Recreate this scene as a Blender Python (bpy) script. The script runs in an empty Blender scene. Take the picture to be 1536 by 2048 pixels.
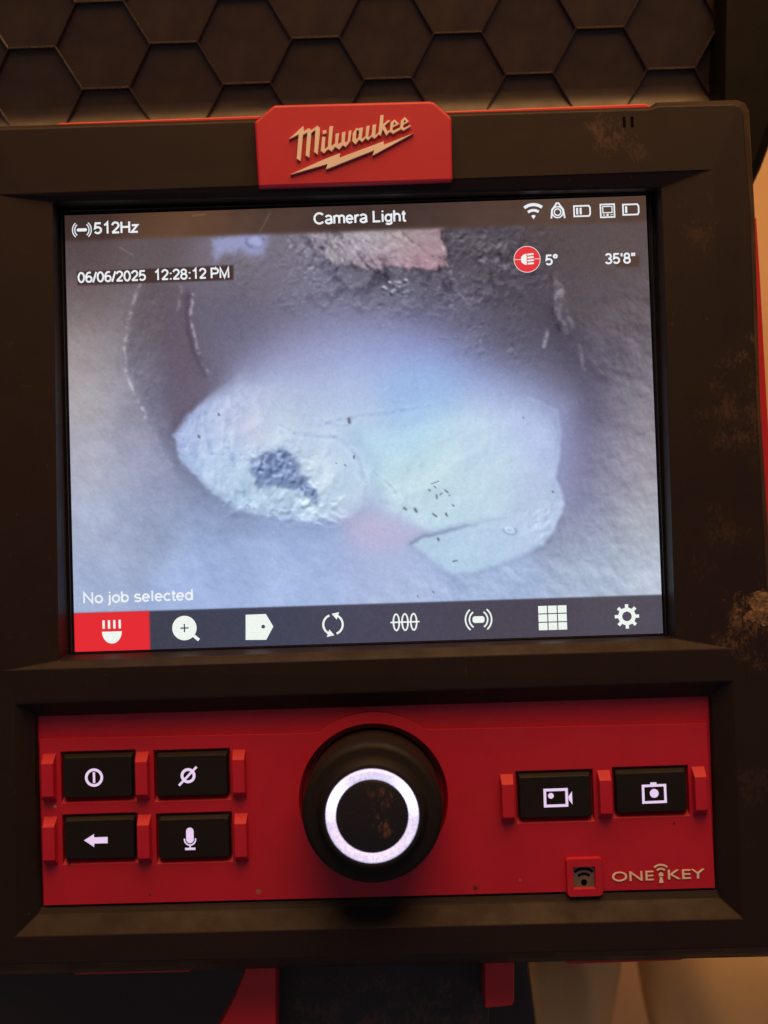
import bpy, bmesh, math, random
import numpy as np
from mathutils import Vector, Matrix
from mathutils.geometry import tessellate_polygon

random.seed(7)
S = 0.001                      # everything below is written in millimetres
scene = bpy.context.scene
COL = scene.collection

# ------------------------------------------------------------------ camera
cam_d = bpy.data.cameras.new('camera')
cam = bpy.data.objects.new('camera', cam_d)
COL.objects.link(cam)
R_ = [[0.999454, -0.006691, 0.032356], [0.00772, 0.999464, -0.031802], [-0.032126, 0.032035, 0.99897]]
cam.matrix_world = Matrix((
    (R_[0][0], R_[0][2], -R_[0][1], (6.620,-278.270,-30.746)[0] * S),
    (R_[1][0], R_[1][2], -R_[1][1], (6.620,-278.270,-30.746)[1] * S),
    (R_[2][0], R_[2][2], -R_[2][1], (6.620,-278.270,-30.746)[2] * S),
    (0, 0, 0, 1)))
cam_d.sensor_fit = 'VERTICAL'
cam_d.sensor_height = 24.0
cam_d.lens = 24.0 * 2300 / 2048
cam_d.clip_start = 0.01
cam_d.clip_end = 20
cam_d.dof.use_dof = True
cam_d.dof.focus_distance = 0.277
cam_d.dof.aperture_fstop = 7.0
scene.camera = cam

# ------------------------------------------------------------------ world, lamps, exposure
world = bpy.data.worlds.new('World')
scene.world = world
world.use_nodes = True
bg = world.node_tree.nodes['Background']
bg.inputs['Color'].default_value = (0.95, 0.78, 0.92, 1)
bg.inputs['Strength'].default_value = 0.125

def area(name, loc, target, size, energy, color):
    d = bpy.data.lights.new(name, 'AREA')
    d.shape = 'DISK'
    d.size = size
    d.energy = energy
    d.color = color
    o = bpy.data.objects.new(name, d)
    COL.objects.link(o)
    o.location = loc
    o.rotation_euler = (Vector(target) - Vector(loc)).to_track_quat('-Z', 'Y').to_euler()
    return o
# the warm ceiling lamp of the room, above and in front of the monitor
area('ceiling_lamp', (0.06, -0.28, 0.62), (0.0, 0.0, 0.0), 0.75, 8.6, (1.0, 0.50, 0.18))

scene.view_settings.view_transform = 'Standard'
scene.view_settings.look = 'None'
scene.view_settings.exposure = 0.0
scene.view_settings.gamma = 1.0
scene.render.engine = 'CYCLES'
scene.cycles.use_denoising = True

# ------------------------------------------------------------------ materials
def lin(c):
    out = []
    for v in c:
        v /= 255.0
        out.append(v / 12.92 if v <= 0.04045 else ((v + 0.055) / 1.055) ** 2.4)
    return tuple(out)

class Nodes:
    def __init__(self, name):
        self.m = bpy.data.materials.new(name)
        self.m.use_nodes = True
        self.t = self.m.node_tree
        self.b = self.t.nodes['Principled BSDF']
        tc = self.t.nodes.new('ShaderNodeTexCoord')
        mp = self.t.nodes.new('ShaderNodeMapping')
        mp.inputs['Scale'].default_value = (1000, 1000, 1000)
        self.link(tc.outputs['Object'], mp.inputs['Vector'])
        self.co = mp.outputs['Vector']
    def link(self, a, b): self.t.links.new(a, b)
    def noise(self, scale, detail=3, rough=0.6, stretch=None):
        n = self.t.nodes.new('ShaderNodeTexNoise')
        n.inputs['Scale'].default_value = scale
        n.inputs['Detail'].default_value = detail
        n.inputs['Roughness'].default_value = rough
        co = self.co
        if stretch:
            mp = self.t.nodes.new('ShaderNodeMapping')
            mp.inputs['Scale'].default_value = stretch
            self.link(co, mp.inputs['Vector'])
            co = mp.outputs['Vector']
        self.link(co, n.inputs['Vector'])
        return n.outputs['Fac']
    def ramp(self, fac, a, b, lo=0.0, hi=1.0):
        n = self.t.nodes.new('ShaderNodeMapRange')
        n.inputs['From Min'].default_value = a
        n.inputs['From Max'].default_value = b
        n.inputs['To Min'].default_value = lo
        n.inputs['To Max'].default_value = hi
        self.link(fac, n.inputs['Value'])
        return n.outputs['Result']
    def math(self, op, a, b):
        n = self.t.nodes.new('ShaderNodeMath')
        n.operation = op
        for i, v in enumerate((a, b)):
            if isinstance(v, (int, float)): n.inputs[i].default_value = v
            else: self.link(v, n.inputs[i])
        return n.outputs[0]
    def mix(self, fac, a, b):
        n = self.t.nodes.new('ShaderNodeMix')
        n.data_type = 'RGBA'
        for k, v in ((0, fac), (6, a), (7, b)):
            if isinstance(v, (int, float)): n.inputs[k].default_value = v
            elif isinstance(v, tuple): n.inputs[k].default_value = (*v[:3], 1)
            else: self.link(v, n.inputs[k])
        return n.outputs[2]
    def spot(self, x, z, h, r):
        """soft round mask about a point of the monitor, in millimetres"""
        n = self.t.nodes.new('ShaderNodeVectorMath')
        n.operation = 'DISTANCE'
        self.link(self.co, n.inputs[0])
        n.inputs[1].default_value = (x, -h, z)
        return self.ramp(n.outputs['Value'], r, r * 0.25)
    def bump(self, fac, strength, dist=0.0002):
        n = self.t.nodes.new('ShaderNodeBump')
        n.inputs['Strength'].default_value = strength
        n.inputs['Distance'].default_value = dist
        self.link(fac, n.inputs['Height'])
        self.link(n.outputs['Normal'], self.b.inputs['Normal'])
    def set(self, **kw):
        for k, v in kw.items():
            i = self.b.inputs[k.replace('_', ' ')]
            if isinstance(v, (int, float)): i.default_value = v
            elif isinstance(v, tuple): i.default_value = (*v[:3], 1)
            else: self.link(v, i)
        return self

def plastic(name, col, rough=0.5, dust=0.25, dust_col=(0.16, 0.11, 0.06), grain=5.0, bump=0.25, spots=(), spec=0.5, grit=0.25, marks=()):
    n = Nodes(name)
    big = n.noise(0.045, 4)
    var = n.mix(n.ramp(big, 0.3, 0.7), tuple(c * 0.92 for c in col), tuple(c * 1.08 for c in col))
    speck = n.math('MULTIPLY', n.ramp(n.noise(1.1, 2, 0.5), 0.735, 0.77), grit)   # fine dust grains
    smear = n.math('MULTIPLY', n.ramp(n.noise(0.07, 5, 0.7), 0.60, 0.78), n.ramp(n.noise(0.5, 4, 0.7, (1, 1, 3)), 0.45, 0.65))
    hair = n.math('MAXIMUM', n.ramp(n.noise(0.45, 2, 0.5, (7, 1, 0.35)), 0.725, 0.75), n.ramp(n.noise(0.4, 2, 0.5, (0.3, 1, 6)), 0.735, 0.76))
    hair = n.math('MULTIPLY', n.math('MULTIPLY', hair, n.ramp(n.noise(0.05, 3), 0.45, 0.6)), grit * 0.6)   # hairline scratches
    d = n.math('MAXIMUM', n.math('MAXIMUM', speck, hair), n.math('MULTIPLY', smear, dust))
    for (x, z, h, r, amt) in spots:                                  # dried mud
        s = n.spot(x, z, h, r)
        rag = n.ramp(n.math('ADD', n.math('MULTIPLY', n.noise(1.1, 5, 0.8, (1, 1, 0.55)), 0.6), n.math('ADD', n.math('MULTIPLY', n.noise(0.16, 3, 0.6), 0.5), n.math('MULTIPLY', s, 0.16))), 0.68, 0.78)
        d = n.math('MAXIMUM', d, n.math('MULTIPLY', n.math('MULTIPLY', rag, n.ramp(s, 0.0, 0.4)), amt))
    base = n.mix(d, var, dust_col)
    for (x, z, h, r, c) in marks:                                    # single stains and chips
        base = n.mix(n.math('MULTIPLY', n.ramp(n.math('ADD', n.spot(x, z, h, r), n.math('MULTIPLY', n.noise(2.0, 3), 0.5)), 0.55, 0.75), 0.85), base, c)
    n.set(Base_Color=base, Specular_IOR_Level=spec)
    n.set(Roughness=n.ramp(n.noise(0.12, 4), 0.3, 0.7, rough - 0.08, rough + 0.1))
    n.bump(n.math('ADD', n.noise(grain, 2), n.math('MULTIPLY', d, 1.5)), bump, 0.00012)
    return n.m

def glow(name, col, strength=1.0, sample=False):
    n = Nodes(name)
    f = n.noise(3.0, 2)
    n.set(Base_Color=(0.02, 0.02, 0.02), Roughness=0.3, Emission_Strength=strength,
          Emission_Color=n.mix(n.ramp(f, 0.3, 0.7), tuple(c * 0.88 for c in col), col))
    if not sample: n.m.cycles.emission_sampling = 'NONE'
    return n.m

MUD = [(*p, 9.0, r, a) for p, r, a in zip([(61.35,66.22),(65.89,61.52),(81.42,43.10),(90.60,9.64),(91.92,13.13),(88.98,-0.91),(90.81,-46.02),(89.20,-51.20),(84.31,-28.90),(89.48,-58.18),(78.15,-36.88),(87.68,-87.03)],
       (11, 5, 9, 9, 8, 14, 9, 11, 9, 6, 7, 8), (0.30, 0.18, 0.14, 0.32, 0.3, 0.2, 0.6, 0.5, 0.12, 0.3, 0.1, 0.08))]
M = {}
M['housing'] = plastic('black_rubber_housing', (0.0136, 0.0086, 0.0078), 0.55, 0.14, (0.17, 0.10, 0.05), spots=MUD, spec=0.22)
M['red'] = plastic('red_plastic', (0.44, 0.006, 0.028), 0.5, 0.30, (0.17, 0.03, 0.03), bump=0.2, grit=0.18,
                   marks=[(*p, 5.0, r, c) for p, r, c in zip([(23.46,-111.10),(-27.62,-110.39),(-72.17,-102.52),(70.63,-97.48),(-75.17,-89.07),(-12.67,-95.31),(33.97,-109.55),(-53.22,-110.45)], (.8, .9, .8, .5, .5, .45, .4, .5),
                          ((.03, .012, .01), (.30, .12, .07), (.03, .015, .01), (.05, .01, .01), (.45, .25, .12), (.3, .1, .06), (.3, .12, .08), (.1, .02, .02)))])
M['red_trim'] = plastic('red_trim_plastic', (0.55, 0.012, 0.016), 0.42, 0.15, (0.2, 0.08, 0.05))
M['button'] = plastic('black_button_rubber', (0.008, 0.0072, 0.0068), 0.55, 0.5, (0.06, 0.045, 0.016), spec=0.25, grit=0.3)
M['knob'] = plastic('black_knob_rubber', (0.0095, 0.0078, 0.0078), 0.6, 0.12, (0.10, 0.07, 0.05), spec=0.2)
M['bezel'] = plastic('glossy_black_bezel', (0.010, 0.010, 0.011), 0.22, 0.2, (0.1, 0.06, 0.03), bump=0.05)
M['case'] = plastic('black_case_plastic', (0.0200, 0.0115, 0.0060), 0.40, 0.12, (0.16, 0.1, 0.05), bump=0.12)
M['rib'] = plastic('black_rib_plastic', (0.024, 0.014, 0.008), 0.22, 0.12, (0.16, 0.1, 0.05), bump=0.05, spec=0.9)
M['rail'] = plastic('black_rail_plastic', (0.003, 0.0025, 0.0025), 0.6, 0.03, spec=0.1)
M['dark'] = plastic('dark_slot', (0.002, 0.002, 0.002), 0.8, 0.0, spec=0.05)
M['letter'] = plastic('cream_lettering', (0.80, 0.74, 0.64), 0.45, 0.08, (0.5, 0.35, 0.2))
M['post'] = plastic('worn_grey_post', (0.02, 0.02, 0.02), 0.65, 0.4, (0.09, 0.05, 0.03), bump=0.5,
                    spots=[(*p, -14.0, 26, 0.8) for p in [(-18.10,-151.93),(-0.51,-151.21),(16.96,-153.57)]])
M['window'] = plastic('grey_sensor_window', (0.14, 0.11, 0.09), 0.4, 0.2)
M['cap'] = plastic('black_knob_cap', (0.010, 0.009, 0.009), 0.3, 0.25, (0.2, 0.1, 0.06),
                   spots=[(*p, 23.3, r, 0.75) for p, r in zip([(2.01,-85.38),(2.16,-87.57),(2.41,-90.31),(2.88,-92.72)], (5.0, 4.6, 4.0, 2.8))])
M['icon'] = glow('backlit_icon', lin((232, 205, 238)), 1.05)
M['text'] = glow('screen_white', lin((240, 245, 250)), 1.0)
M['text_dark'] = glow('screen_dark', lin((60, 56, 66)), 1.0)
M['screen_red'] = glow('screen_red', lin((232, 48, 58)), 1.0)
M['icon_white'] = glow('screen_icon_white', lin((238, 246, 240)), 1.05)

K_ = [(0.14,-89.49)][0]
def led_ring():
    n = Nodes('led_light_ring')
    s = n.spot(K_[0] - 8.3, K_[1] + 4.2, 23.3, 5.5)
    s2 = n.spot(K_[0] + 8.3, K_[1] + 4.2, 23.3, 5.5)
    hot = n.math('MAXIMUM', s, s2)
    col = n.mix(n.ramp(n.noise(1.6, 4, 0.7), 0.35, 0.65), lin((178, 172, 226)), lin((222, 222, 246)))
    n.set(Base_Color=(0.5, 0.5, 0.5), Roughness=0.35, Emission_Color=col,
          Emission_Strength=n.ramp(hot, 0, 1, 1.0, 1.9))
    return n.m
M['ring'] = led_ring()

def fabric(name, col):
    n = Nodes(name)
    w = n.noise(1.6, 3, 0.6)
    n.set(Base_Color=n.mix(n.ramp(n.noise(0.03, 4), 0.3, 0.7), tuple(c * 0.85 for c in col), col), Roughness=0.9)
    n.bump(w, 0.4, 0.0004)
    return n.m
M['cloth'] = fabric('cream_cotton', (0.78, 0.52, 0.22))
def plaster():
    n = Nodes('beige_painted_wall')
    n.set(Base_Color=n.mix(n.ramp(n.noise(0.02, 5), 0.3, 0.7), (0.56, 0.37, 0.18), (0.62, 0.42, 0.22)), Roughness=0.85)
    n.bump(n.noise(0.5, 5), 0.3, 0.0006)
    return n.m
M['wall'] = plaster()

# ------------------------------------------------------------------ mesh helpers
def W(x, z, h): return (x * S, -h * S, z * S)

def link(name, me, mat, parent=None, bevel=0, smooth=False, seg=2):
    o = bpy.data.objects.new(name, me)
    COL.objects.link(o)
    if mat: me.materials.append(mat)
    if parent: o.parent = parent
    if smooth:
        for p in me.polygons: p.use_smooth = True
    if bevel:
        b = o.modifiers.new('bevel', 'BEVEL')
        b.width = bevel * S
        b.segments = seg
        b.limit_method = 'ANGLE'
        b.angle_limit = math.radians(28)
        b.harden_normals = False
    return o

def from_bm(name, bm, mat, parent=None, **kw):
    bmesh.ops.recalc_face_normals(bm, faces=bm.faces)
    me = bpy.data.meshes.new(name)
    bm.to_mesh(me)
    bm.free()
    return link(name, me, mat, parent, **kw)

def prism_bm(bm, outer, h0, h1, holes=(), outer0=None, holes0=None, back=True):
    """slab between h0 (back) and h1 (front); *0 lists give other outlines at the back"""
    loops1 = [list(outer)] + [list(q) for q in holes]
    loops0 = [list(outer0 or outer)] + [list(q) for q in (holes0 or holes)]
    tris = tessellate_polygon([[Vector((p[0], p[1], 0)) for p in l] for l in loops1])
    v1, v0, idx = [], [], []
    k = 0
    for l1, l0 in zip(loops1, loops0):
        ids = []
        for p, q in zip(l1, l0):
            v1.append(bm.verts.new(W(p[0], p[1], h1)))
            v0.append(bm.verts.new(W(q[0], q[1], h0)))
            ids.append(k); k += 1
        idx.append(ids)
    if len(loops1) == 1:                                   # no holes: one clean face, so bevels stay true
        bm.faces.new(v1)
        if back: bm.faces.new(v0[::-1])
        tris = []
    for t in tris:
        try: bm.faces.new([v1[i] for i in t])
        except ValueError: pass
        if back:
            try: bm.faces.new([v0[i] for i in reversed(t)])
            except ValueError: pass
    for ids in idx:
        for a, b in zip(ids, ids[1:] + ids[:1]):
            bm.faces.new((v1[a], v1[b], v0[b], v0[a]))

def prism(name, outer, h0, h1, mat, parent=None, holes=(), outer0=None, holes0=None, bevel=0, back=True, smooth=False):
    bm = bmesh.new()
    prism_bm(bm, outer, h0, h1, holes, outer0, holes0, back)
    return from_bm(name, bm, mat, parent, bevel=bevel, smooth=smooth)

def lathe(name, c, prof, mat, parent=None, seg=96, bevel=0):
    bm = bmesh.new()
    rings = []
    for r, h in prof:
        if r < 1e-6: rings.append([bm.verts.new(W(c[0], c[1], h))] * seg)
        else: rings.append([bm.verts.new(W(c[0] + r * math.cos(2 * math.pi * i / seg), c[1] + r * math.sin(2 * math.pi * i / seg), h)) for i in range(seg)])
    for a, b in zip(rings, rings[1:]):
        for i in range(seg):
            j = (i + 1) % seg
            vs = []
            for v in (a[i], a[j], b[j], b[i]):
                if v not in vs: vs.append(v)
            if len(vs) > 2: bm.faces.new(vs)
    o = from_bm(name, bm, mat, parent, smooth=True)
    o.data.set_sharp_from_angle(angle=math.radians(35))
    return o

def circle(c, r, n=32, a0=0, a1=360):
    k = n if a1 - a0 >= 360 else n + 1
    return [(c[0] + r * math.cos(math.radians(a0 + (a1 - a0) * i / n)), c[1] + r * math.sin(math.radians(a0 + (a1 - a0) * i / n))) for i in range(k)]

def roundrect(x0, z0, x1, z1, r, n=5):
    pts = []
    for cx, cz, a in ((x1 - r, z1 - r, 0), (x0 + r, z1 - r, 90), (x0 + r, z0 + r, 180), (x1 - r, z0 + r, 270)):
        pts += [(cx + r * math.cos(math.radians(a + 90 * i / n)), cz + r * math.sin(math.radians(a + 90 * i / n))) for i in range(n + 1)]
    return pts

def rect_of(q):
    """upright rectangle through four measured corners (tl, tr, br, bl)"""
    return ((q[0][0] + q[3][0]) / 2, (q[2][1] + q[3][1]) / 2, (q[1][0] + q[2][0]) / 2, (q[0][1] + q[1][1]) / 2)

class Print:
    """flat printed or backlit mark: polygons on one plane"""
    def __init__(self, h): self.h = h; self.v = []; self.f = []
    def poly(self, pts, holes=()):
        k = len(self.v)
        loops = [list(pts)] + [list(q) for q in holes]
        for t in tessellate_polygon([[Vector((p[0], p[1], 0)) for p in l] for l in loops]):
            self.f.append(tuple(k + i for i in t))
        for l in loops: self.v += [W(p[0], p[1], self.h) for p in l]
    def ring(self, c, r, w, sx=1, n=40):
        o = [(c[0] + (x - c[0]) * sx, z) for x, z in circle(c, r, n)]
        i = [(c[0] + (x - c[0]) * (r * sx - w) / r, c[1] + (z - c[1]) * (r - w) / r) for x, z in circle(c, r, n)]
        self.poly(o, [i])
    def line(self, pts, w, closed=False):
        p = [Vector(q) for q in pts]
        n = len(p)
        L, Rr = [], []
        for i in range(n):
            a = p[i - 1] if (i > 0 or closed) else None
            b = p[(i + 1) % n] if (i < n - 1 or closed) else None
            d1 = (p[i] - a).normalized() if a is not None else None
            d2 = (b - p[i]).normalized() if b is not None else None
            d1 = d1 or d2; d2 = d2 or d1
            m = (d1 + d2).normalized()
            s = w / 2 / max(0.4, m.dot(d1))
            nn = Vector((-m.y, m.x))
            L.append(p[i] + nn * s); Rr.append(p[i] - nn * s)
        k = len(self.v)
        for a, b in zip(L, Rr): self.v += [W(a.x, a.y, self.h), W(b.x, b.y, self.h)]
        for i in range(n if closed else n - 1):
            j = (i + 1) % n
            self.f.append((k + 2 * i, k + 2 * j, k + 2 * j + 1, k + 2 * i + 1))
    def build(self, name, mat, parent):
        me = bpy.data.meshes.new(name)
        me.from_pydata(self.v, [], self.f)
        return link(name, me, mat, parent)

def text(name, s, base, cap, h, mat, parent, depth=0.0, bold=0.0):
    """lettering between two measured baseline points with a given cap height (mm)"""
    cu = bpy.data.curves.new(name, 'FONT')
    cu.body = s
    cu.offset = bold
    t = bpy.data.objects.new(name, cu)
    COL.objects.link(t)
    bpy.context.view_layer.update()
    me = bpy.data.meshes.new_from_object(t.evaluated_get(bpy.context.evaluated_depsgraph_get()))
    bpy.data.objects.remove(t)
    bpy.data.curves.remove(cu)
    co = np.array([v.co[:] for v in me.vertices])
    x0, x1 = co[:, 0].min(), co[:, 0].max()
    (ax, az), (bx, bz) = base
    sx = (bx - ax) / (x1 - x0)
    sz = cap / 0.729
    zb = (az + bz) / 2
    for v in me.vertices: v.co = W(ax + (v.co.x - x0) * sx, zb + v.co.y * sz, h)
    if depth:
        bm = bmesh.new(); bm.from_mesh(me)
        r = bmesh.ops.extrude_face_region(bm, geom=bm.faces[:])
        for g in r['geom']:
            if isinstance(g, bmesh.types.BMVert): g.co.y += -depth * S
        bmesh.ops.recalc_face_normals(bm, faces=bm.faces)
        bm.to_mesh(me); bm.free()
    me.name = name
    return link(name, me, mat, parent)

def E_(cx, cy, rx, ry, a0, a1, n=16):
    return [(cx + rx * math.cos(math.radians(a0 + (a1 - a0) * i / n)), cy + ry * math.sin(math.radians(a0 + (a1 - a0) * i / n))) for i in range(n + 1)]
bowl = E_(.25, .34, .21, .30, 0, 360)
GLYPH = {                      # plain grotesque capitals, figures and small letters as pen strokes: (advance, strokes)
 '0': (.62, [E_(.29, .5, .23, .46, 0, 360)]), '1': (.62, [[(.12, .76), (.26, .84), (.35, .98), (.35, 0)]]),
 '2': (.62, [E_(.29, .70, .22, .26, 175, -35) + [(.07, .06)], [(.05, .06), (.54, .06)]]),
 '3': (.62, [E_(.28, .73, .20, .23, 160, -90, 12), E_(.28, .27, .23, .23, 90, -160, 12)]),
 '5': (.62, [[(.50, .94), (.14, .94), (.09, .50)] + E_(.28, .32, .23, .27, 130, -150, 14)]),
 '6': (.62, [E_(.29, .31, .22, .27, 0, 360), E_(.33, .5, .27, .46, 65, 190, 12)]),
 '8': (.62, [E_(.29, .73, .19, .22, 0, 360), E_(.29, .27, .23, .24, 0, 360)]),
 '/': (.32, [[(.0, -.02), (.28, 1.0)]]), ':': (.30, [[(.14, .0), (.14, .13)], [(.14, .55), (.14, .68)]]),
 "'": (.22, [[(.10, 1.0), (.08, .68)]]), '"': (.36, [[(.10, 1.0), (.08, .68)], [(.27, 1.0), (.25, .68)]]),
 '\u00b0': (.4, [E_(.18, .84, .13, .14, 0, 360)]), ' ': (.30, []),
 'H': (.78, [[(.09, 0), (.09, 1)], [(.64, 0), (.64, 1)], [(.09, .53), (.64, .53)]]), 'z': (.52, [[(.05, .66), (.43, .66), (.04, .06), (.46, .06)]]),
 'C': (.80, [E_(.42, .5, .34, .46, 42, 318, 24)]), 'L': (.60, [[(.09, 1), (.09, .06), (.54, .06)]]),
 'P': (.72, [[(.09, 0), (.09, .95), (.40, .95)] + E_(.40, .70, .23, .25, 90, -90, 10) + [(.09, .45)]]),
 'M': (.88, [[(.09, 0), (.09, .98), (.42, .06), (.75, .98), (.75, 0)]]), 'N': (.78, [[(.09, 0), (.09, .97), (.63, .03), (.63, 1)]]),
 'a': (.58, [E_(.25, .53, .20, .19, 160, 0, 8) + [(.46, .1), (.50, .02)], E_(.25, .19, .19, .165, 80, 330, 10) + [(.45, .30), (.45, .40), (.25, .36)]]),
 'm': (.86, [[(.07, 0), (.07, .72)], [(.07, .45)] + E_(.24, .50, .17, .19, 160, 0, 8) + [(.41, 0)], [(.41, .45)] + E_(.58, .50, .17, .19, 160, 0, 8) + [(.75, 0)]]),
 'e': (.58, [[(.06, .36), (.47, .36)] + E_(.265, .35, .21, .32, 5, 320, 18)]), 'r': (.38, [[(.08, 0), (.08, .72)], [(.08, .45), (.15, .62), (.25, .68), (.34, .65)]]),
 'i': (.26, [[(.11, 0), (.11, .72)], [(.11, .87), (.11, 1.0)]]), 'j': (.26, [[(.0, -.2), (.07, -.2), (.12, -.1), (.12, .72)], [(.12, .87), (.12, 1.0)]]),
 'l': (.26, [[(.11, 0), (.11, 1)]]), 'g': (.58, [bowl, [(.47, .72), (.47, -.05)] + E_(.26, -.04, .21, .17, 0, -150, 10)]),
 'h': (.58, [[(.07, 0), (.07, 1)], [(.07, .42)] + E_(.26, .47, .19, .21, 160, 0, 8) + [(.45, 0)]]), 't': (.32, [[(.14, .92), (.14, .10), (.20, .03), (.30, .03)], [(.02, .67), (.28, .67)]]),
 'o': (.58, [E_(.275, .35, .22, .32, 0, 360)]), 'b': (.58, [[(.08, 0), (.08, 1)], E_(.28, .35, .20, .32, 0, 360)]), 'd': (.58, [[(.47, 0), (.47, 1)], E_(.26, .35, .20, .32, 0, 360)]),
 's': (.52, [E_(.25, .52, .18, .155, 30, 250, 10) + E_(.24, .185, .20, .165, 80, -150, 10)]), 'c': (.52, [E_(.27, .35, .21, .32, 40, 320, 18)]),
}
def caption(s, base, cap, h, mat, parent, w=.175):
    """screen lettering drawn with an even pen between two baseline points"""
    (ax, az), (bx, bz) = base
    adv = sum(GLYPH[c][0] for c in s) - .06
    sx = (bx - ax) / adv
    ic = Print(h)
    u = 0
    for c in s:
        a, st = GLYPH[c]
        for l in st: ic.line([(ax + (u + x) * sx, (az + bz) / 2 + y * cap) for x, y in l], w * cap)
        u += a
    return ic.build('caption', mat, parent)

def empty(name, loc, label, cat):
    o = bpy.data.objects.new(name, None)
    COL.objects.link(o)
    o.location = loc
    o['label'] = label
    o['category'] = cat
    return o

def adopt(root):
    """parts are modelled in the monitor's own frame; keep them there under the thing's base point"""
    bpy.context.view_layer.update()
    inv = root.matrix_world.inverted()
    for c in root.children: c.matrix_parent_inverse = inv

def px(r, s=1.0): return r / s * 0.1195        # tracing units to millimetres

# ------------------------------------------------------------------ setting: the wall behind
bm = bmesh.new()
vs = [bm.verts.new(p) for p in ((-1.2, 0.19, -0.9), (1.2, 0.19, -0.9), (1.2, 0.19, 1.3), (-1.2, 0.19, 1.3))]
bm.faces.new(vs)
wall = from_bm('wall', bm, M['wall'])
wall['kind'] = 'structure'

# ------------------------------------------------------------------ the monitor
mon = empty('inspection_monitor', W(0, -131, -10), 'black and red pipe inspection monitor with lit screen, keypad and round glowing control knob', 'monitor')

# housing: one shell with a screen opening and a keypad opening
HF = 9.0
outer = [(-90.52,71.77),(70.76,71.15),(72.67,71.68),(90.61,71.53),(92.00,71.00),(92.64,69.43),(93.31,46.02),(92.94,1.31),(93.71,-57.15),(93.90,-125.42),(-94.57,-124.11)]
outer1 = [(-93.16,73.94),(71.73,73.15),(73.21,74.19),(92.37,74.00),(94.26,73.33),(95.14,71.36),(95.67,47.13),(95.05,1.76),(96.18,-57.58),(97.12,-128.16),(-97.28,-127.09)]
outer2 = [(-96.21,76.64),(73.40,75.81),(74.91,76.88),(94.82,76.80),(96.75,75.99),(97.65,73.96),(97.95,49.12),(97.31,2.59),(98.48,-58.27),(99.64,-131.61),(-100.44,-130.37)]
S_o = [(-82.77,55.91),(83.48,56.01),(84.56,-56.52),(-84.02,-56.34)]
S_1 = [(-71.64,54.34),(72.99,52.71),(72.14,-54.04),(-72.84,-54.63)]
S_2 = [(-72.29,55.08),(73.04,53.88),(72.14,-53.74),(-72.27,-53.75)]
P_o = [(-83.02,-64.17),(84.82,-64.06),(84.84,-118.87),(-83.96,-117.99)]
P_1 = [(-79.41,-67.36),(80.56,-67.51),(80.60,-115.02),(-79.64,-114.08)]
P_2 = [(-79.20,-67.83),(80.29,-68.08),(79.96,-113.26),(-78.90,-112.61)]
P_3 = [(x, z) for x, z in P_2]

bm = bmesh.new()
def loop(pts, h): return [bm.verts.new(W(x, z, h)) for x, z in pts]
def bridge(a, b):
    n = len(a)
    for i in range(n):
        j = (i + 1) % n
        bm.faces.new((a[i], a[j], b[j], b[i]))
o0, o1, o2, o3 = loop(outer, HF), loop(outer1, 5), loop(outer2, -2), loop(outer2, -30)
s0, s1, s2, s3 = loop(S_o, HF), loop(S_1, 7.4), loop(S_2, 0.6), loop(S_2, -1.0)
p0, p1, p2, p3 = loop(P_o, HF), loop(P_1, 5.4), loop(P_2, 4.6), loop(P_3, 0.0)
for a, b in ((o0, o1), (o1, o2), (o2, o3), (s0, s1), (s1, s2), (s2, s3), (p0, p1), (p1, p2), (p2, p3)): bridge(a, b)
TL, TRs, BR, BL = o0[0], o0[3:9], o0[9], o0[10]
bm.faces.new((TL, o0[1], o0[2], TRs[0], s0[1], s0[0]))
bm.faces.new((s0[3], s0[2], p0[1], p0[0]))
bm.faces.new((p0[3], p0[2], BR, BL))
bm.faces.new((TL, s0[0], s0[3], p0[0], p0[3], BL))
bm.faces.new((*TRs, BR, p0[2], p0[1], s0[2], s0[1]))
housing = from_bm('housing', bm, M['housing'], mon, bevel=0.9, seg=3)

prism('back_cover', [(x * 0.985, z * 0.985) for x, z in outer2], -34, -29, M['housing'], mon)
# red inner shell peeping out between the rubber bumpers
for q, h0, h1 in (([(-74.43,78.00),(-73.29,78.53),(-23.11,78.60),(-23.22,74.68),(-74.38,74.83)], -14, -6),
                  ([(23.18,78.12),(73.39,78.25),(74.61,77.58),(74.47,74.04),(23.06,74.58)], -14, -6),
                  ([(95.57,48.38),(99.68,48.74),(100.00,32.94),(100.29,4.88),(100.93,-37.82),(94.42,-37.61)], -14, -6),
                  ([(-74.85,-126.42),(-45.56,-127.28),(-46.31,-132.58),(-74.74,-132.47)], -14, -6),
                  ([(45.24,-128.75),(75.19,-129.64),(74.45,-132.87),(73.34,-133.32),(46.28,-133.49),(45.08,-132.85)], -14, -6)):
    prism('trim_strip', q, h0, h1, M['red_trim'], mon, bevel=0.3)
for q in ([(64.17,69.54),(64.88,69.52),(64.89,66.89),(64.19,66.91)], [(66.06,69.54),(66.77,69.51),(66.78,66.88),(66.07,66.84)]):
    x0, z0, x1, z1 = rect_of(q)
    prism('microphone_slot', roundrect(x0, z0, x1, z1, 0.3, 4), 8.6, 9.06, M['dark'], mon)

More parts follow.
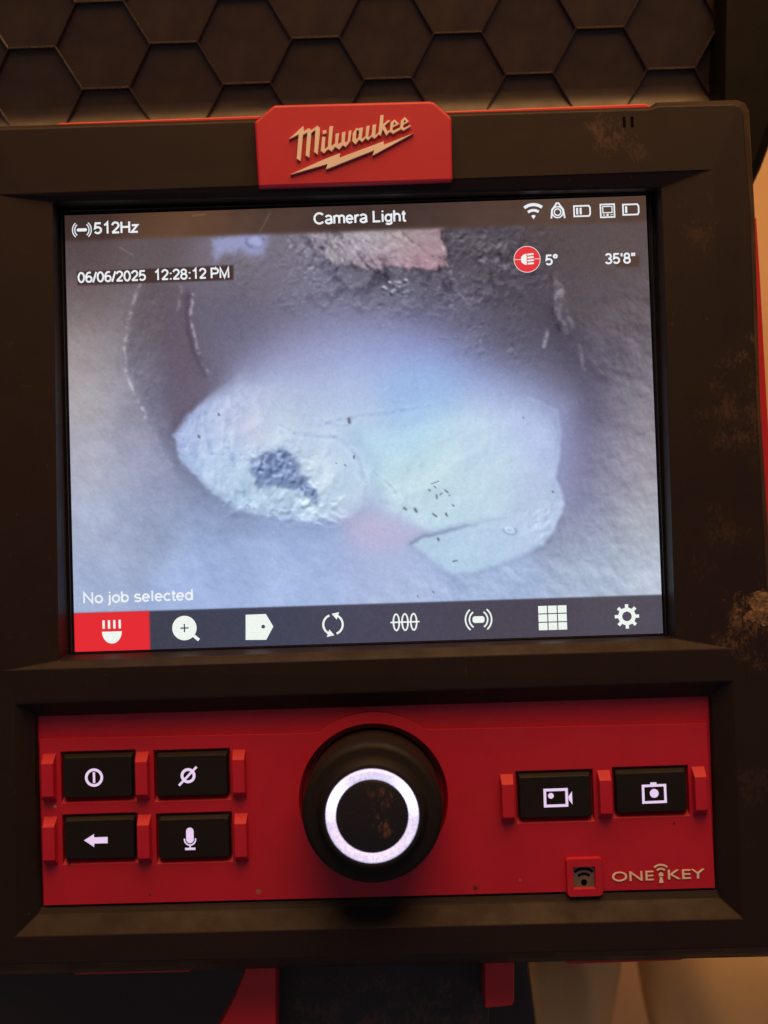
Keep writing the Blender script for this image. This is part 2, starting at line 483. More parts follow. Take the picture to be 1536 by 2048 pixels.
# logo plate
plate = prism('logo_plate', [(-17.88,73.94),(18.46,73.61),(19.63,73.33),(22.46,70.62),(23.60,69.51),(23.33,54.74),(-22.07,54.78),(-22.56,70.18),(-21.25,71.09)], 4, 12, M['red'], mon,
              outer0=[(-18.50,76.71),(18.81,76.38),(20.01,76.09),(23.16,73.05),(23.98,72.29),(23.78,55.97),(-22.97,55.89),(-23.21,72.96),(-22.09,73.78)], bevel=0.5)
LH = (12.0, 12.7)
def raised(name, polys, mat, parent):
    bm = bmesh.new()
    for p, holes in polys: prism_bm(bm, p, LH[0] - 0.2, LH[1], holes)
    return from_bm(name, bm, mat, parent)
raised('script_lettering', [
  ([(-14.57,65.58),(-11.12,68.59),(-11.03,67.31),(-9.86,68.06),(-9.26,67.55),(-7.80,68.52),(-7.24,67.97),(-7.39,66.19),(-7.97,61.78),(-8.77,62.45),(-8.60,63.76),(-8.30,67.63),(-9.29,66.91),(-9.39,65.83),(-9.96,61.12),(-10.76,61.70),(-10.21,67.07),(-11.29,66.46),(-11.40,65.47),(-12.01,60.41),(-12.86,60.96),(-12.22,66.69)], []),
  ([(-6.63,67.30),(-5.77,67.48),(-5.78,66.73),(-6.60,66.54)], []),
  ([(-6.78,65.85),(-6.04,65.88),(-6.30,63.25),(-6.15,63.03),(-5.50,63.52),(-5.00,68.26),(-4.15,68.34),(-4.71,63.86),(-4.56,63.67),(-3.82,64.24),(-3.60,66.49),(-2.80,66.63),(-3.16,64.22),(-3.04,64.00),(-2.32,64.49),(-2.10,66.76),(-1.30,66.90),(-1.55,64.59),(-1.32,64.31),(-0.82,64.67),(-0.51,67.08),(0.09,67.17),(-0.25,64.65),(-1.35,63.32),(-2.00,63.80),(-2.91,62.79),(-3.82,63.46),(-4.68,62.42),(-5.49,62.98),(-6.50,62.05),(-7.20,62.61)], []),
  ([(0.41,66.49),(1.30,67.69),(1.80,67.48),(2.03,67.66),(2.82,67.76),(2.44,65.33),(2.61,65.12),(3.34,65.68),(3.64,68.04),(4.41,68.13),(3.97,65.65),(4.15,65.43),(4.79,65.94),(5.11,68.29),(5.94,68.39),(5.62,65.96),(5.76,65.81),(6.43,66.52),(6.99,70.50),(7.72,70.48),(7.50,68.33),(8.83,69.33),(9.20,69.20),(7.88,68.01),(8.45,66.70),(9.12,66.92),(9.30,68.64),(10.24,69.41),(11.30,68.32),(9.75,67.64),(9.67,67.02),(9.97,66.77),(11.51,67.45),(11.75,69.04),(12.69,69.87),(13.56,68.80),(12.26,68.10),(12.18,67.55),(12.42,67.30),(13.84,67.93),(13.95,67.71),(12.22,66.73),(11.68,67.11),(9.76,66.07),(9.11,66.59),(8.17,65.70),(7.37,67.27),(6.95,65.68),(6.48,66.07),(5.47,65.06),(4.76,65.57),(3.94,64.74),(3.29,65.25),(2.53,64.36),(1.82,64.94),(0.93,63.86),(0.23,64.62)],
   [[(1.34,67.22),(1.91,67.05),(1.71,65.46),(1.28,64.96),(1.06,65.36)], [(10.07,68.83),(10.63,68.37),(9.89,67.97)], [(12.54,69.26),(12.99,68.78),(12.33,68.43)]]),
], M['letter'], plate)
raised('lightning_bolt', [([(-14.45,57.24),(-6.87,60.39),(-2.70,61.89),(-2.94,60.77),(7.58,64.33),(7.55,63.47),(14.57,65.99),(4.80,61.05),(5.33,62.32),(-6.11,58.19),(-5.70,59.46)], [])], M['letter'], plate)

# bezel round the display
DX, DZ = 71.0, 53.22
scr = [(-DX, DZ), (DX, DZ), (DX, -DZ), (-DX, -DZ)]
prism('bezel', [(x * 1.0, z) for x, z in S_2], -1.0, 0.30, M['bezel'], mon, holes=[[(x * 1.004, z * 1.005) for x, z in scr]])
g = [((s[0] * 0.72 + q[0] * 0.28), (s[1] * 0.72 + q[1] * 0.28)) for s, q in zip(S_2, scr)]
g2 = [((s[0] * 0.40 + q[0] * 0.60), (s[1] * 0.40 + q[1] * 0.60)) for s, q in zip(S_2, scr)]
prism('gasket', g, 0.25, 0.75, M['bezel'], mon, holes=[g2], bevel=0.22)

# ------------------------------------------------------------------ the picture shown on the display
def paint():
    NX, NZ = 600, 450
    xs = np.linspace(-DX, DX, NX)
    zs = np.linspace(DZ, -DZ, NZ)
    X, Z = np.meshgrid(xs, zs)
    def samples(pts, cols, sg):
        acc = np.zeros(X.shape + (3,)); ws = np.zeros(X.shape)
        for (x, z), c in zip(pts, cols):
            w = np.exp(-((X - x) ** 2 + (Z - z) ** 2) / (2 * sg * sg)) + 1e-12
            acc += w[..., None] * np.array(c, float); ws += w
        return acc / ws[..., None]
    def sdf(poly):
        d = np.full(X.shape, 1e9); ins = np.zeros(X.shape, bool)
        for (ax, az), (bx, bz) in zip(poly, poly[1:] + poly[:1]):
            ex, ez = bx - ax, bz - az
            t = np.clip(((X - ax) * ex + (Z - az) * ez) / (ex * ex + ez * ez + 1e-9), 0, 1)
            d = np.minimum(d, (X - ax - t * ex) ** 2 + (Z - az - t * ez) ** 2)
            ins ^= ((az > Z) != (bz > Z)) & (X < (bx - ax) * (Z - az) / (bz - az + 1e-12) + ax)
        d = np.sqrt(d)
        return np.where(ins, -d, d)
    def dist(line):
        d = np.full(X.shape, 1e9)
        for (ax, az), (bx, bz) in zip(line, line[1:]):
            ex, ez = bx - ax, bz - az
            t = np.clip(((X - ax) * ex + (Z - az) * ez) / (ex * ex + ez * ez + 1e-9), 0, 1)
            d = np.minimum(d, (X - ax - t * ex) ** 2 + (Z - az - t * ez) ** 2)
        return np.sqrt(d)
    def sm(d, w): return 1 / (1 + np.exp(np.clip(d / (w * 0.3), -40, 40)))
    def noise(cell, seed, octv=3, gain=0.55, rot=0.6, ax=1.0):
        rng = np.random.RandomState(seed)
        out = np.zeros(X.shape); amp = 1; tot = 0
        for k in range(octv):
            c = cell / 2 ** k
            a = rot + k * 1.1                                    # turn each octave so the lattice never shows
            u = ((X * math.cos(a) + Z * math.sin(a)) + 120) / (c * ax)
            v = ((-X * math.sin(a) + Z * math.cos(a)) + 120) / c
            G = rng.rand(int(v.max()) + 3, int(u.max()) + 3)
            i, j = u.astype(int), v.astype(int)
            fu, fv = u - i, v - j
            fu = fu ** 3 * (fu * (fu * 6 - 15) + 10); fv = fv ** 3 * (fv * (fv * 6 - 15) + 10)
            out += amp * (G[j, i] * (1 - fu) * (1 - fv) + G[j, i + 1] * fu * (1 - fv) + G[j + 1, i] * (1 - fu) * fv + G[j + 1, i + 1] * fu * fv)
            tot += amp; amp *= gain
        return out / tot - 0.5
    def ridged(cell, seed, octv=3): return -np.abs(noise(cell, seed, octv, .6)) * 2
    def relief(hf, ang=125):
        gz, gx = np.gradient(hf)
        a = math.radians(ang)
        e = gx * -math.cos(a) + gz * math.sin(a)
        return np.clip(e / (np.abs(e).mean() + 1e-9), -3.2, 3.2)   # mean contrast 1
    def add(v, tint=(1, 1, 1)):
        nonlocal img
        img = img + v[..., None] * np.array(tint, float)
    def lay(m, col):
        nonlocal img
        img = img * (1 - m[..., None]) + (col if isinstance(col, np.ndarray) else np.array(col, float)) * m[..., None]
    # warp so that no outline is ruler straight
    X0, Z0 = X.copy(), Z.copy()
    wx = 1.5 * noise(6, 1) + 1.1 * noise(1.7, 2) ; wz = 1.5 * noise(6, 3) + 1.1 * noise(1.7, 4)
    # ---- pipe wall tone
    pts = [(-68.60,47.11),(-50.31,44.02),(-32.12,38.48),(-18.77,35.56),(4.38,34.78),(28.89,38.86),(53.40,42.93),(69.20,42.39),(-68.95,32.35),(-50.69,29.28),(-32.39,28.66),(-14.08,29.27),(4.19,28.65),(22.43,28.03),(40.70,28.64),(58.91,28.03),(69.83,27.66),(-69.24,20.09),(-57.04,19.68),(-43.69,16.79),(-28.98,19.97),(-8.02,27.84),(22.31,24.36),(40.31,17.64),(56.03,15.90),(69.26,13.01),(-69.53,7.86),(-53.69,7.34),(-41.52,6.94),(56.77,3.68),(68.73,-0.37),(-69.87,-6.76),(-54.06,-7.28),(-45.68,-12.42),(55.11,-8.43),(67.04,-12.46),(55.95,-18.16),(-70.25,-22.55),(-52.04,-23.14),(-37.52,-24.82),(-15.82,-29.16),(3.46,-32.19),(14.29,-33.75),(50.84,-25.26),(66.48,-26.97),(-70.62,-38.29),(-40.24,-35.63),(-16.11,-38.82),(8.05,-39.59),(32.14,-41.56),(56.37,-38.72),(68.41,-39.10)]
    cols = [(86,70,68),(98,83,83),(118,108,116),(122,114,124),(108,102,112),(88,79,84),(88,74,72),(92,76,72),
      (106,90,88),(110,99,102),(116,108,124),(120,114,132),(108,104,118),(98,92,104),(86,78,86),(92,80,82),(98,86,86),
      (150,132,126),(124,114,118),(108,96,104),(118,113,136),(122,118,140),(104,98,114),(92,86,98),(96,88,100),(112,102,108),
      (162,151,150),(140,132,140),(112,104,126),(104,97,114),(132,122,128),
      (164,159,168),(156,153,168),(138,140,164),(126,121,144),(152,144,150),(138,135,156),
      (163,167,186),(155,161,182),(152,164,194),(160,174,208),(174,180,210),(172,184,212),(150,152,170),(166,164,168),
      (164,172,198),(160,174,208),(170,184,214),(180,190,216),(170,182,208),(168,177,192),(184,187,196)]
    img = samples(pts, cols, 6.0)
    wallm = sm(sdf([(52.66,23.34),(76.80,34.77),(73.51,-47.09),(-4.19,-44.63),(17.83,-36.28),(43.34,-32.27),(51.03,-20.42),(56.54,-2.40)]), 9)
    rough = relief(noise(2.8, 11, 4, .6, .9, .7), 55) * 4.2 + relief(noise(6, 17, 3, .5, .9, .6), 55) * 3.0
    add(rough * wallm + noise(8, 18, 3) * 22 * wallm)
    leftm = sm(sdf([(-72.06,30.00),(-48.57,16.95),(-45.49,-5.13),(-31.42,-23.81),(-1.21,-26.60),(0.62,-45.38),(-73.76,-43.02)]), 9)
    add(relief(noise(3.0, 12, 4), 60) * 1.9 * leftm + noise(9, 13, 4) * 30 * leftm)
    add(noise(18, 14, 3) * 10)
    # ---- joints of the pipe
    X, Z = X0 + wx * .5, Z0 + wz * .5
    brk = np.clip(noise(1.3, 15, 3, .8) * 6 + .55, 0, 1.2)
    left = sm(sdf([(-71.89,37.37),(-53.60,34.90),(-56.12,27.01),(-57.28,19.69),(-56.71,13.55),(-54.64,8.35),(-51.40,1.77),(-46.21,-9.36),(-39.78,-18.69),(-31.46,-25.26),(-20.64,-28.40),(-21.12,-44.69),(-73.76,-43.02)]), 1.6)
    add(13 * left * sm(-(Z0 + 2), 30) * sm(Z0 - 25, 14) + 5 * left, (1.05, 1, .95))
    add(-15 * sm(sdf([(-55.33,29.43),(-50.52,36.03),(-44.22,33.97),(-46.12,26.67),(-47.35,16.91),(-47.07,-0.20),(-45.34,-8.78),(-49.11,-3.79),(-53.16,4.27),(-56.25,12.31),(-57.04,19.68)]), 3), (1, 1, .9))
    add(-17 * sm(sdf([(-46.09,27.89),(-41.04,33.86),(-40.64,21.58),(-37.44,13.52),(-34.17,8.52),(-39.40,4.42),(-45.40,-1.72),(-47.12,7.12),(-47.53,19.36)]), 2.2), (1, 1.1, .95))
    add(-9 * sm(sdf([(-40.34,32.61),(-29.75,35.94),(-11.60,30.41),(-9.35,24.21),(-21.71,18.50),(-30.37,13.65),(-35.37,9.17),(-39.07,16.63),(-40.79,25.26)]), 7))
    add(-16 * sm(sdf([(44.35,28.52),(52.66,23.34),(57.57,8.52),(58.22,-6.10),(54.72,-18.72),(49.64,-25.22),(50.00,-15.54),(51.66,-3.45),(50.81,6.31),(46.33,16.22)]), 6))
    add(9 * sm(sdf([(57.99,3.64),(75.41,15.25),(72.98,-45.27),(50.12,-44.54),(55.76,-23.00),(58.97,-8.55)]), 6))
    band = sm(sdf([(-56.67,24.57),(-52.99,34.88),(-46.32,32.81),(-47.77,19.37),(-47.58,-1.40),(-51.37,2.99),(-55.79,11.07)]), 3)
    add(relief(noise(1.8, 16, 3)) * 3.5 * band + 6 * band)
    for line, w, a in (([(-52.34,36.70),(-54.28,32.47),(-56.12,27.01),(-57.25,20.91),(-56.93,14.17),(-55.11,9.22),(-52.33,3.39)], .42, 46), ([(-40.10,32.60),(-40.93,28.95),(-40.68,24.65),(-39.82,20.33),(-38.58,16.62),(-37.19,13.88)], .36, 74), ([(-42.98,34.54),(-43.31,31.48),(-44.37,28.08)], .4, 34),
                       ([(-37.19,13.88),(-35.37,9.17),(-34.46,6.70)], .5, 14), ([(-52.57,3.40),(-49.09,-3.18),(-46.20,-8.76)], .7, 12)):
        add(np.exp(-(dist(line) / w) ** 2) * a * brk, (1, .99, 1.03))
    gap = sm(sdf([(-46.36,26.68),(-41.34,31.91),(-41.06,24.05),(-38.25,15.38),(-35.11,9.78),(-39.74,5.05),(-45.75,-1.22),(-47.36,7.13),(-47.65,19.37)]), 2.0)
    lay(.6 * gap, (108, 94, 104))
    add(-np.exp(-(dist([(-41.33,32.40),(-41.92,28.37),(-41.67,24.07),(-40.48,18.51),(-37.71,12.67)]) / .6) ** 2) * 14)
    # ---- hazy light inside the pipe
    D = sdf([(-34.19,7.91),(-27.90,15.04),(-21.06,19.70),(-11.20,23.65),(-0.19,25.12),(8.94,25.06),(19.80,22.25),(31.75,16.10),(43.67,9.96),(50.68,2.66),(52.08,-8.33),(49.21,-20.36),(32.74,-24.67),(8.72,-19.05),(-15.13,-6.12),(-33.11,3.00)])
    wD = 9.0
    dcol = samples([(-29.22,11.41),(-19.38,14.75),(-9.54,18.09),(2.70,20.13),(16.03,18.46),(29.26,14.35),(41.17,7.85),(48.17,0.31),(48.97,-10.65),(-14.70,8.49),(-2.51,9.30),(7.19,8.37),(16.92,8.66),(16.79,5.00),(26.60,7.73),(33.77,4.44),(-2.70,3.21),(26.33,-0.19),(38.39,-1.80)],
        [(148,148,178),(156,158,194),(158,162,202),(156,162,208),(152,158,210),(142,147,194),(138,144,186),(148,152,194),(152,156,196),(178,186,218),(172,184,220),(160,182,222),(152,182,226),(156,184,226),(150,170,218),(168,180,220),(190,200,224),(184,196,226),(182,192,226)], 5.0)
    lay(sm(D + 1.0, wD + 2), dcol)
    # ---- crust hanging from the crown of the pipe
    X, Z = X0 + wx, Z0 + wz
    cm = sm(sdf([(-34.19,52.09),(42.67,49.45),(45.74,33.37),(44.55,17.50),(34.00,11.14),(28.74,16.81),(21.09,24.40),(10.20,26.24),(-1.90,28.86),(-12.68,35.36),(-32.12,38.48)]), 11)
    cm2 = cm * np.clip(noise(7, 20, 3) * 3 + .75, .15, 1.2)
    flake = relief(ridged(3.0, 21, 4), 115)
    add((flake * 5.5 + relief(noise(1.5, 27, 2), 110) * 4.5) * cm2 - 2 * cm)
    pit = np.clip(noise(1.9, 22, 3, .6) * 5 - .75, 0, 1)
    add(-pit * 18 * cm2)
    glint = np.clip(noise(1.4, 23, 2) * 6 - 1.35, 0, 1)
    add(np.roll(glint, 1, 0) * 40 * cm2 - np.roll(glint, -2, 0) * 18 * cm2, (1, 1, 1.06))
    edge = 2.6 * noise(3.2, 29, 3, .7) + 1.2 * noise(1.2, 30, 2)
    tops = sdf([(-14.62,52.04),(20.77,50.82),(21.92,41.55),(21.77,37.26),(17.83,36.16),(14.20,36.90),(9.37,38.29),(4.43,36.25),(-1.59,38.67),(-6.47,38.83),(-10.62,42.66)]) + edge
    tm = sm(tops, .8)
    tcol = samples([(-12.36,45.80),(-6.28,44.97),(1.04,44.72),(3.32,39.73),(10.85,46.23),(17.96,39.84),(20.54,44.06),(9.33,37.07),(-2.77,39.93)], [(134,124,132),(152,142,150),(186,176,178),(176,156,168),(178,164,160),(184,146,152),(166,142,146),(178,146,156),(150,138,146)], 4)
    lay(.92 * tm, tcol)
    add((relief(ridged(2.2, 24, 3), 20) * 12 - np.clip(noise(1.6, 25, 3) * 5 - .5, 0, 1) * 62) * tm * sm(X0 - 6, 16))
    add((relief(noise(1.8, 26, 3), 60) * 4) * tm)
    add(-np.exp(-((tops - .25) / .45) ** 2) * 30 * (Z0 < 46))
    bs = sdf([(-35.09,46.21),(-31.87,47.58),(-29.41,47.98),(-21.09,48.19),(-21.43,44.88),(-22.48,42.45),(-25.31,41.69),(-28.32,43.27),(-32.00,42.90),(-34.74,41.02)]) + edge * .5
    lay(.8 * sm(bs, 1.6), (160, 164, 208))
    bd = np.sqrt((X + 24.4) ** 2 + ((Z - 45.2) * 1.25) ** 2)
    add(-np.exp(-((bd - 1.9) / .4) ** 2) * 44 * np.clip(brk, .3, 1)); lay(.5 * np.exp(-(bd / 1.2) ** 2), (186, 190, 236))
    for line, w, a in (([(11.84,46.57),(13.47,44.30),(16.80,41.73),(19.40,39.18)], .32, -46), ([(20.96,42.20),(21.83,39.10),(23.36,33.89)], .32, 46), ([(20.39,39.76),(19.80,36.71)], .35, -60), ([(6.00,39.64),(7.11,36.16),(7.77,33.93)], .9, -38), ([(14.91,39.95),(16.00,35.86)], .9, -34),
                       ([(22.38,33.55),(24.36,31.03),(27.30,28.11)], .45, 26), ([(48.44,33.89),(48.72,28.37),(49.27,23.46),(50.14,20.74)], .8, 50), ([(49.32,31.41),(50.37,27.09),(51.64,21.91)], .6, 34), ([(47.73,34.53),(47.70,27.18),(48.69,21.03)], .6, -22),
                       ([(45.63,20.52),(44.67,17.25)], .45, 62), ([(53.65,17.20),(54.40,11.31)], .5, 34)):
        add(np.exp(-(dist(line) / w) ** 2) * a * np.clip(brk + .3, 0, 1.1))
    lump = np.clip(noise(3.4, 71, 3, .6) * 5 - .1, 0, 1) * sm(np.abs(Z0 - 37.0 + .06 * np.abs(X0 - 8)) - 4.5, 5) * sm(np.abs(X0 - 10) - 22, 8)
    add(-lump * 30 + np.clip(relief(lump, 100), -1.5, 3) * 4.5, (1, 1, 1))
    rp = np.random.RandomState(5)
    for k in range(120):                                          # wet glints on the crust
        if k < 30: bx, bz = 8.6 + 4.6 * (rp.rand() - .35) * 1.3, 33.0 + 3.4 * (rp.rand() - .5)
        elif k < 85: bx, bz = rp.uniform(-14, 30), rp.uniform(30, 43)
        else: bx, bz = rp.uniform(14, 36), rp.uniform(20, 36)
        r = rp.uniform(.12, .27) * (1.2 if k < 30 else .9)
        add(np.exp(-(((X0 - bx) / (r * 1.5)) ** 2 + ((Z0 - bz) / r) ** 2)) * (rp.uniform(30, 100) if k < 30 else rp.uniform(8, 42)))
        add(-np.exp(-(((X0 - bx + .25) / (r * 1.6)) ** 2 + ((Z0 - bz + .45) / r) ** 2)) * (34 if k < 30 else 16))
    # ---- sodden paper: crumpled lump on the left
    X, Z = X0 + wx * .8, Z0 + wz * .8
    A = sdf([(-46.00,-1.46),(-43.48,1.88),(-40.10,5.42),(-35.98,8.95),(-32.89,10.92),(-29.78,13.02),(-25.50,13.73),(-19.42,13.29),(-12.34,5.97),(-2.81,-0.44),(2.34,-10.34),(1.50,-17.60),(-2.01,-21.37),(-4.74,-23.46),(-10.81,-23.75),(-15.65,-23.35),(-22.89,-22.14),(-31.31,-19.93),(-37.27,-15.73),(-41.40,-11.34),(-44.34,-7.60)])
    wA = .7 + 9 / (1 + np.exp(-(X0 + 29) / 4)) / (1 + np.exp(-(Z0 + 17) / 3))
    Am = sm(A + wA * .3, wA)
    acol = samples([(-42.96,-1.56),(-39.15,4.42),(-33.00,6.65),(-24.35,11.25),(-28.24,2.84),(-17.27,3.69),(-15.02,-2.47),(-9.18,-9.97),(-5.35,-4.01),(-20.20,-13.25),(-33.48,-10.39),(-36.99,-5.41),(-31.25,-17.75),(-10.72,-20.84),(-3.31,-16.23),(-20.41,-20.53)],
                   [(176,182,216),(176,182,214),(188,196,224),(184,190,222),(206,202,220),(202,212,224),(200,210,226),(204,214,226),(196,208,228),(190,202,220),(192,206,226),(188,200,226),(186,204,222),(202,214,224),(198,212,226),(192,208,222)], 4.5)
    lay(Am, acol)
    crum = sm(sdf([(-46.61,-1.44),(-31.58,13.94),(-24.28,13.69),(-29.46,2.88),(-24.84,-5.80),(-10.28,-6.28),(-3.23,-13.80),(-1.13,-24.18),(-31.39,-22.60),(-45.59,-8.77)]), 8)
    soft = lambda q: (q + np.roll(q, 1, 0) + np.roll(q, -1, 0) + np.roll(q, 1, 1) + np.roll(q, -1, 1)) / 5
    rim = sm(np.abs(A + 3.2) - 3.0, 3) * sm(X0 + 26, 10)
    net = np.exp(-(noise(6.5, 31, 3, .5) / .022) ** 2) * np.clip(noise(7, 36, 2) * 4 + .5, 0, 1) + .8 * np.exp(-(noise(3.6, 37, 3, .5) / .02) ** 2) * np.clip(noise(5, 38, 2) * 5 + .2, 0, 1)
    add(-net * 30 * Am * (.3 + .7 * crum) + np.roll(np.roll(net, 2, 0), 1, 1) * 15 * Am * crum, (1.2, 1, .6))
    add((soft(relief(ridged(6.5, 31, 2), 150)) * 3.4 * (.35 + .65 * crum) + soft(relief(ridged(3.0, 32, 3), 160)) * 6.0 * rim + relief(noise(1.3, 35, 2), 120) * 1.6 * crum) * Am, (1.15, 1, .72))
    add(-np.clip(A + 7, 0, 7) * .9 * Am * sm(Z0 + 4, 20), (1.2, 1, .6))
    add(-9 * sm(sdf([(-45.59,-8.77),(-37.32,-17.55),(-30.14,-21.42),(-15.67,-24.32),(-3.57,-24.71),(-3.66,-27.73),(-20.62,-27.55),(-33.89,-25.18),(-42.20,-18.61)]), 4) * (1 - Am))
    add(soft(relief(ridged(12, 34, 2), 140)) * 2.6 * Am, (1.1, 1, .8))
    Am_ = Am
    add(-np.exp(-((A - .5) / .9) ** 2) * 9 * sm(X + 30, 10)); add(np.exp(-((A + .55) / .4) ** 2) * 12 * sm(X + 28, 8) * np.clip(brk, 0, 1))
    add(-np.exp(-(np.clip(A, 0, 9) / 2.2) ** 2) * (A > 0) * 9 * sm(Z0 + 8, 12))
    # ---- smooth wet sheet on the right
    X, Z = X0 + wx * .45, Z0 + wz * .45
    B = sdf([(-2.40,-6.54),(-2.81,-0.44),(2.09,0.86),(9.40,1.84),(16.79,5.00),(28.96,5.82),(41.08,5.42),(47.97,1.53),(48.47,-4.56),(47.64,-10.61),(46.66,-14.22),(48.20,-18.51),(48.57,-21.55),(45.69,-27.51),(42.78,-31.04),(32.65,-27.09),(24.24,-25.61),(15.72,-27.03),(8.57,-23.89),(2.00,-21.01),(-1.51,-16.89)])
    wB = .8 + 12 / (1 + np.exp(-(Z0 - 0) / 3)) + 8 / (1 + np.exp((X0 - 6) / 3))
    Bm = sm(B + wB * .25, wB)
    bcol = samples([(-0.46,-2.95),(4.27,-6.76),(11.66,-3.35),(8.88,-14.20),(16.23,-12.01),(20.74,-21.86),(28.50,-7.55),(33.08,-14.99),(40.77,-3.09),(42.57,-20.15),(44.14,-10.50),(45.66,-2.04)],
                   [(180,220,234),(194,220,230),(188,216,232),(204,220,224),(206,224,222),(196,214,222),(198,214,226),(202,218,224),(190,200,228),(192,202,222),(194,202,228),(184,192,226)], 5)
    lay(.85 * Bm, bcol)
    add(-np.clip(B + 5, 0, 5) * 1.0 * Bm * sm(-(X0 - 34), 8) * sm(Z0 - 4, 10), (1.2, 1, .5))
    add(soft(relief(ridged(13, 45, 2), 120)) * 1.3 * Bm, (1.1, 1, .7))
    add(np.exp(-((B + .45) / .35) ** 2) * 11 * (X0 > 40) * sm(Z0 - 8, 8)); add(-np.exp(-((B - .45) / .5) ** 2) * 5 * (X0 > 36) * sm(Z0 - 8, 8))
    # ---- pink patch, folded flap
    Pk = sm(sdf([(-4.97,-22.97),(1.98,-21.49),(8.55,-24.49),(14.74,-27.48),(11.04,-29.78),(7.13,-30.86),(1.08,-30.67),(-3.68,-28.09)]), 3.5)
    lay(.5 * Pk, (198, 174, 198))
    Fl = sdf([(11.04,-29.78),(14.48,-27.95),(20.57,-26.70),(32.76,-24.07),(47.61,-21.28),(45.93,-27.52),(42.78,-31.04),(38.49,-32.84),(32.36,-35.30),(26.27,-36.79),(20.21,-37.32),(16.11,-33.57)])
    Fm = sm(Fl, .8)
    lay(.85 * Fm, samples([(14.41,-30.13),(24.07,-30.44),(22.70,-35.23),(34.98,-29.58),(43.60,-25.02)], [(186,200,216),(192,208,220),(184,202,216),(190,200,220),(194,200,222)], 6))
    corner = sm(sdf([(38.82,-23.66),(47.98,-20.93),(45.91,-28.12),(42.15,-31.62),(39.85,-28.53)]), 4)
    add(relief(ridged(2.4, 43, 3), 130) * 9 * corner)
    add(relief(noise(6, 41, 4), 140) * 1.6 * np.maximum(Fm, Bm))
    add(-np.exp(-(dist([(11.04,-29.78),(14.48,-27.95),(20.57,-26.70),(27.88,-25.12),(33.96,-24.23)]) / .38) ** 2) * 46 * sm(X0 - 24, 12))
    add(-np.exp(-((Fl - .6) / .8) ** 2) * 9 * (Z0 < -24))
    for line, w, a in (([(-10.09,-0.20),(-3.97,1.30),(4.55,2.00),(16.74,3.54)], .35, -22), ([(-19.85,-1.34),(-12.60,-2.55),(-5.34,-3.52)], .35, -20), ([(-7.74,-2.71),(-4.16,-4.66),(-0.89,-8.78),(0.40,-13.92)], .35, -20), ([(-19.81,0.12),(-16.21,-1.46),(-15.02,-2.23)], .3, -18),
                       ([(-36.65,6.77),(-37.79,0.71),(-36.52,-6.03)], .4, -16), ([(-31.86,4.17),(-33.27,-3.09),(-31.01,-9.25)], .4, -14), ([(-29.72,-6.25),(-24.81,-4.83),(-15.11,-5.51)], .35, -14), ([(-10.06,1.02),(-7.67,-0.28),(-2.82,-0.68)], .3, -16),
                       ([(3.47,-12.81),(6.42,-15.33),(8.72,-19.05)], .22, -22), ([(2.64,-12.17),(5.85,-14.34),(8.18,-17.21)], .2, -18), ([(4.49,-18.91),(8.69,-20.02),(12.52,-21.59)], .5, -20), ([(-1.34,-11.44),(0.97,-15.16),(0.01,-18.76)], .4, -14)):
        add(np.exp(-(dist(line) / w) ** 2) * a * .7 * np.clip(brk * 1.2 + .1, .05, 1.1), (1.1, 1, .75))
        add(np.exp(-((dist(line) - w * 2.5) / (w * 1.6)) ** 2) * -a * .22)
    add(-10 * sm(sdf([(-4.14,-4.05),(0.03,-6.62),(2.26,-12.77),(1.70,-18.82),(-1.68,-22.35),(0.74,-22.42),(5.03,-20.75),(4.68,-12.85),(2.45,-6.70),(-1.08,-3.18)]), 3), (1.2, 1, .6))
    # ---- the dark hole and its crumbs
    X, Z = X0 + wx * 1.1, Z0 + wz * 1.1
    Hs = sdf([(-26.39,-8.79),(-24.26,-6.80),(-19.99,-6.21),(-16.65,-8.26),(-14.73,-12.82),(-12.05,-16.55),(-11.39,-18.88),(-14.96,-16.46),(-18.44,-15.25),(-22.05,-14.16),(-25.71,-14.77),(-26.71,-11.82)]) + 1.1 * noise(1.8, 53, 2)
    lay(.8 * sm(Hs - .5, 1.0), (108, 120, 158))
    hm = sm(sdf([(-27.88,-5.70),(-15.08,-4.30),(-5.84,-19.79),(-8.38,-23.58),(-22.87,-21.66),(-30.04,-17.79)]), 4)
    inh = sm(Hs, 1.4)
    add(relief(noise(2.0, 51, 2, .7), 120) * (7 * hm + 15 * inh))
    fl = np.clip(noise(1.5, 52, 2) * 6 - 1.2, 0, 1)
    add(fl * 85 * np.maximum(hm * .7, inh) - np.roll(fl, -2, 0) * 34 * hm)
    low = sm(sdf([(-36.05,-15.77),(-20.36,-18.71),(-4.59,-18.61),(-4.77,-24.18),(-20.48,-22.95),(-33.75,-20.09)]), 3)
    add(relief(ridged(2.4, 54, 2), 90) * 13 * low)
    e2 = np.sqrt((X0 - 35.0) ** 2 + ((Z0 + 27.2) * 1.5 + (X0 - 35) * .35) ** 2)
    add(np.exp(-((e2 - .95) / .3) ** 2) * 30 - np.exp(-(e2 / .5) ** 2) * 20); add(-np.exp(-((e2 - 1.5) / .3) ** 2) * 44 * (Z0 < -26.8))
    X, Z = X0, Z0
    k5 = np.array([.06, .24, .4, .24, .06])                       # the camera head's soft optics
    for ax_ in (0, 1): img = sum(w * np.roll(img, i - 2, ax_) for i, w in enumerate(k5)) * .6 + img * .4
    # ---- grit
    X, Z = X0, Z0
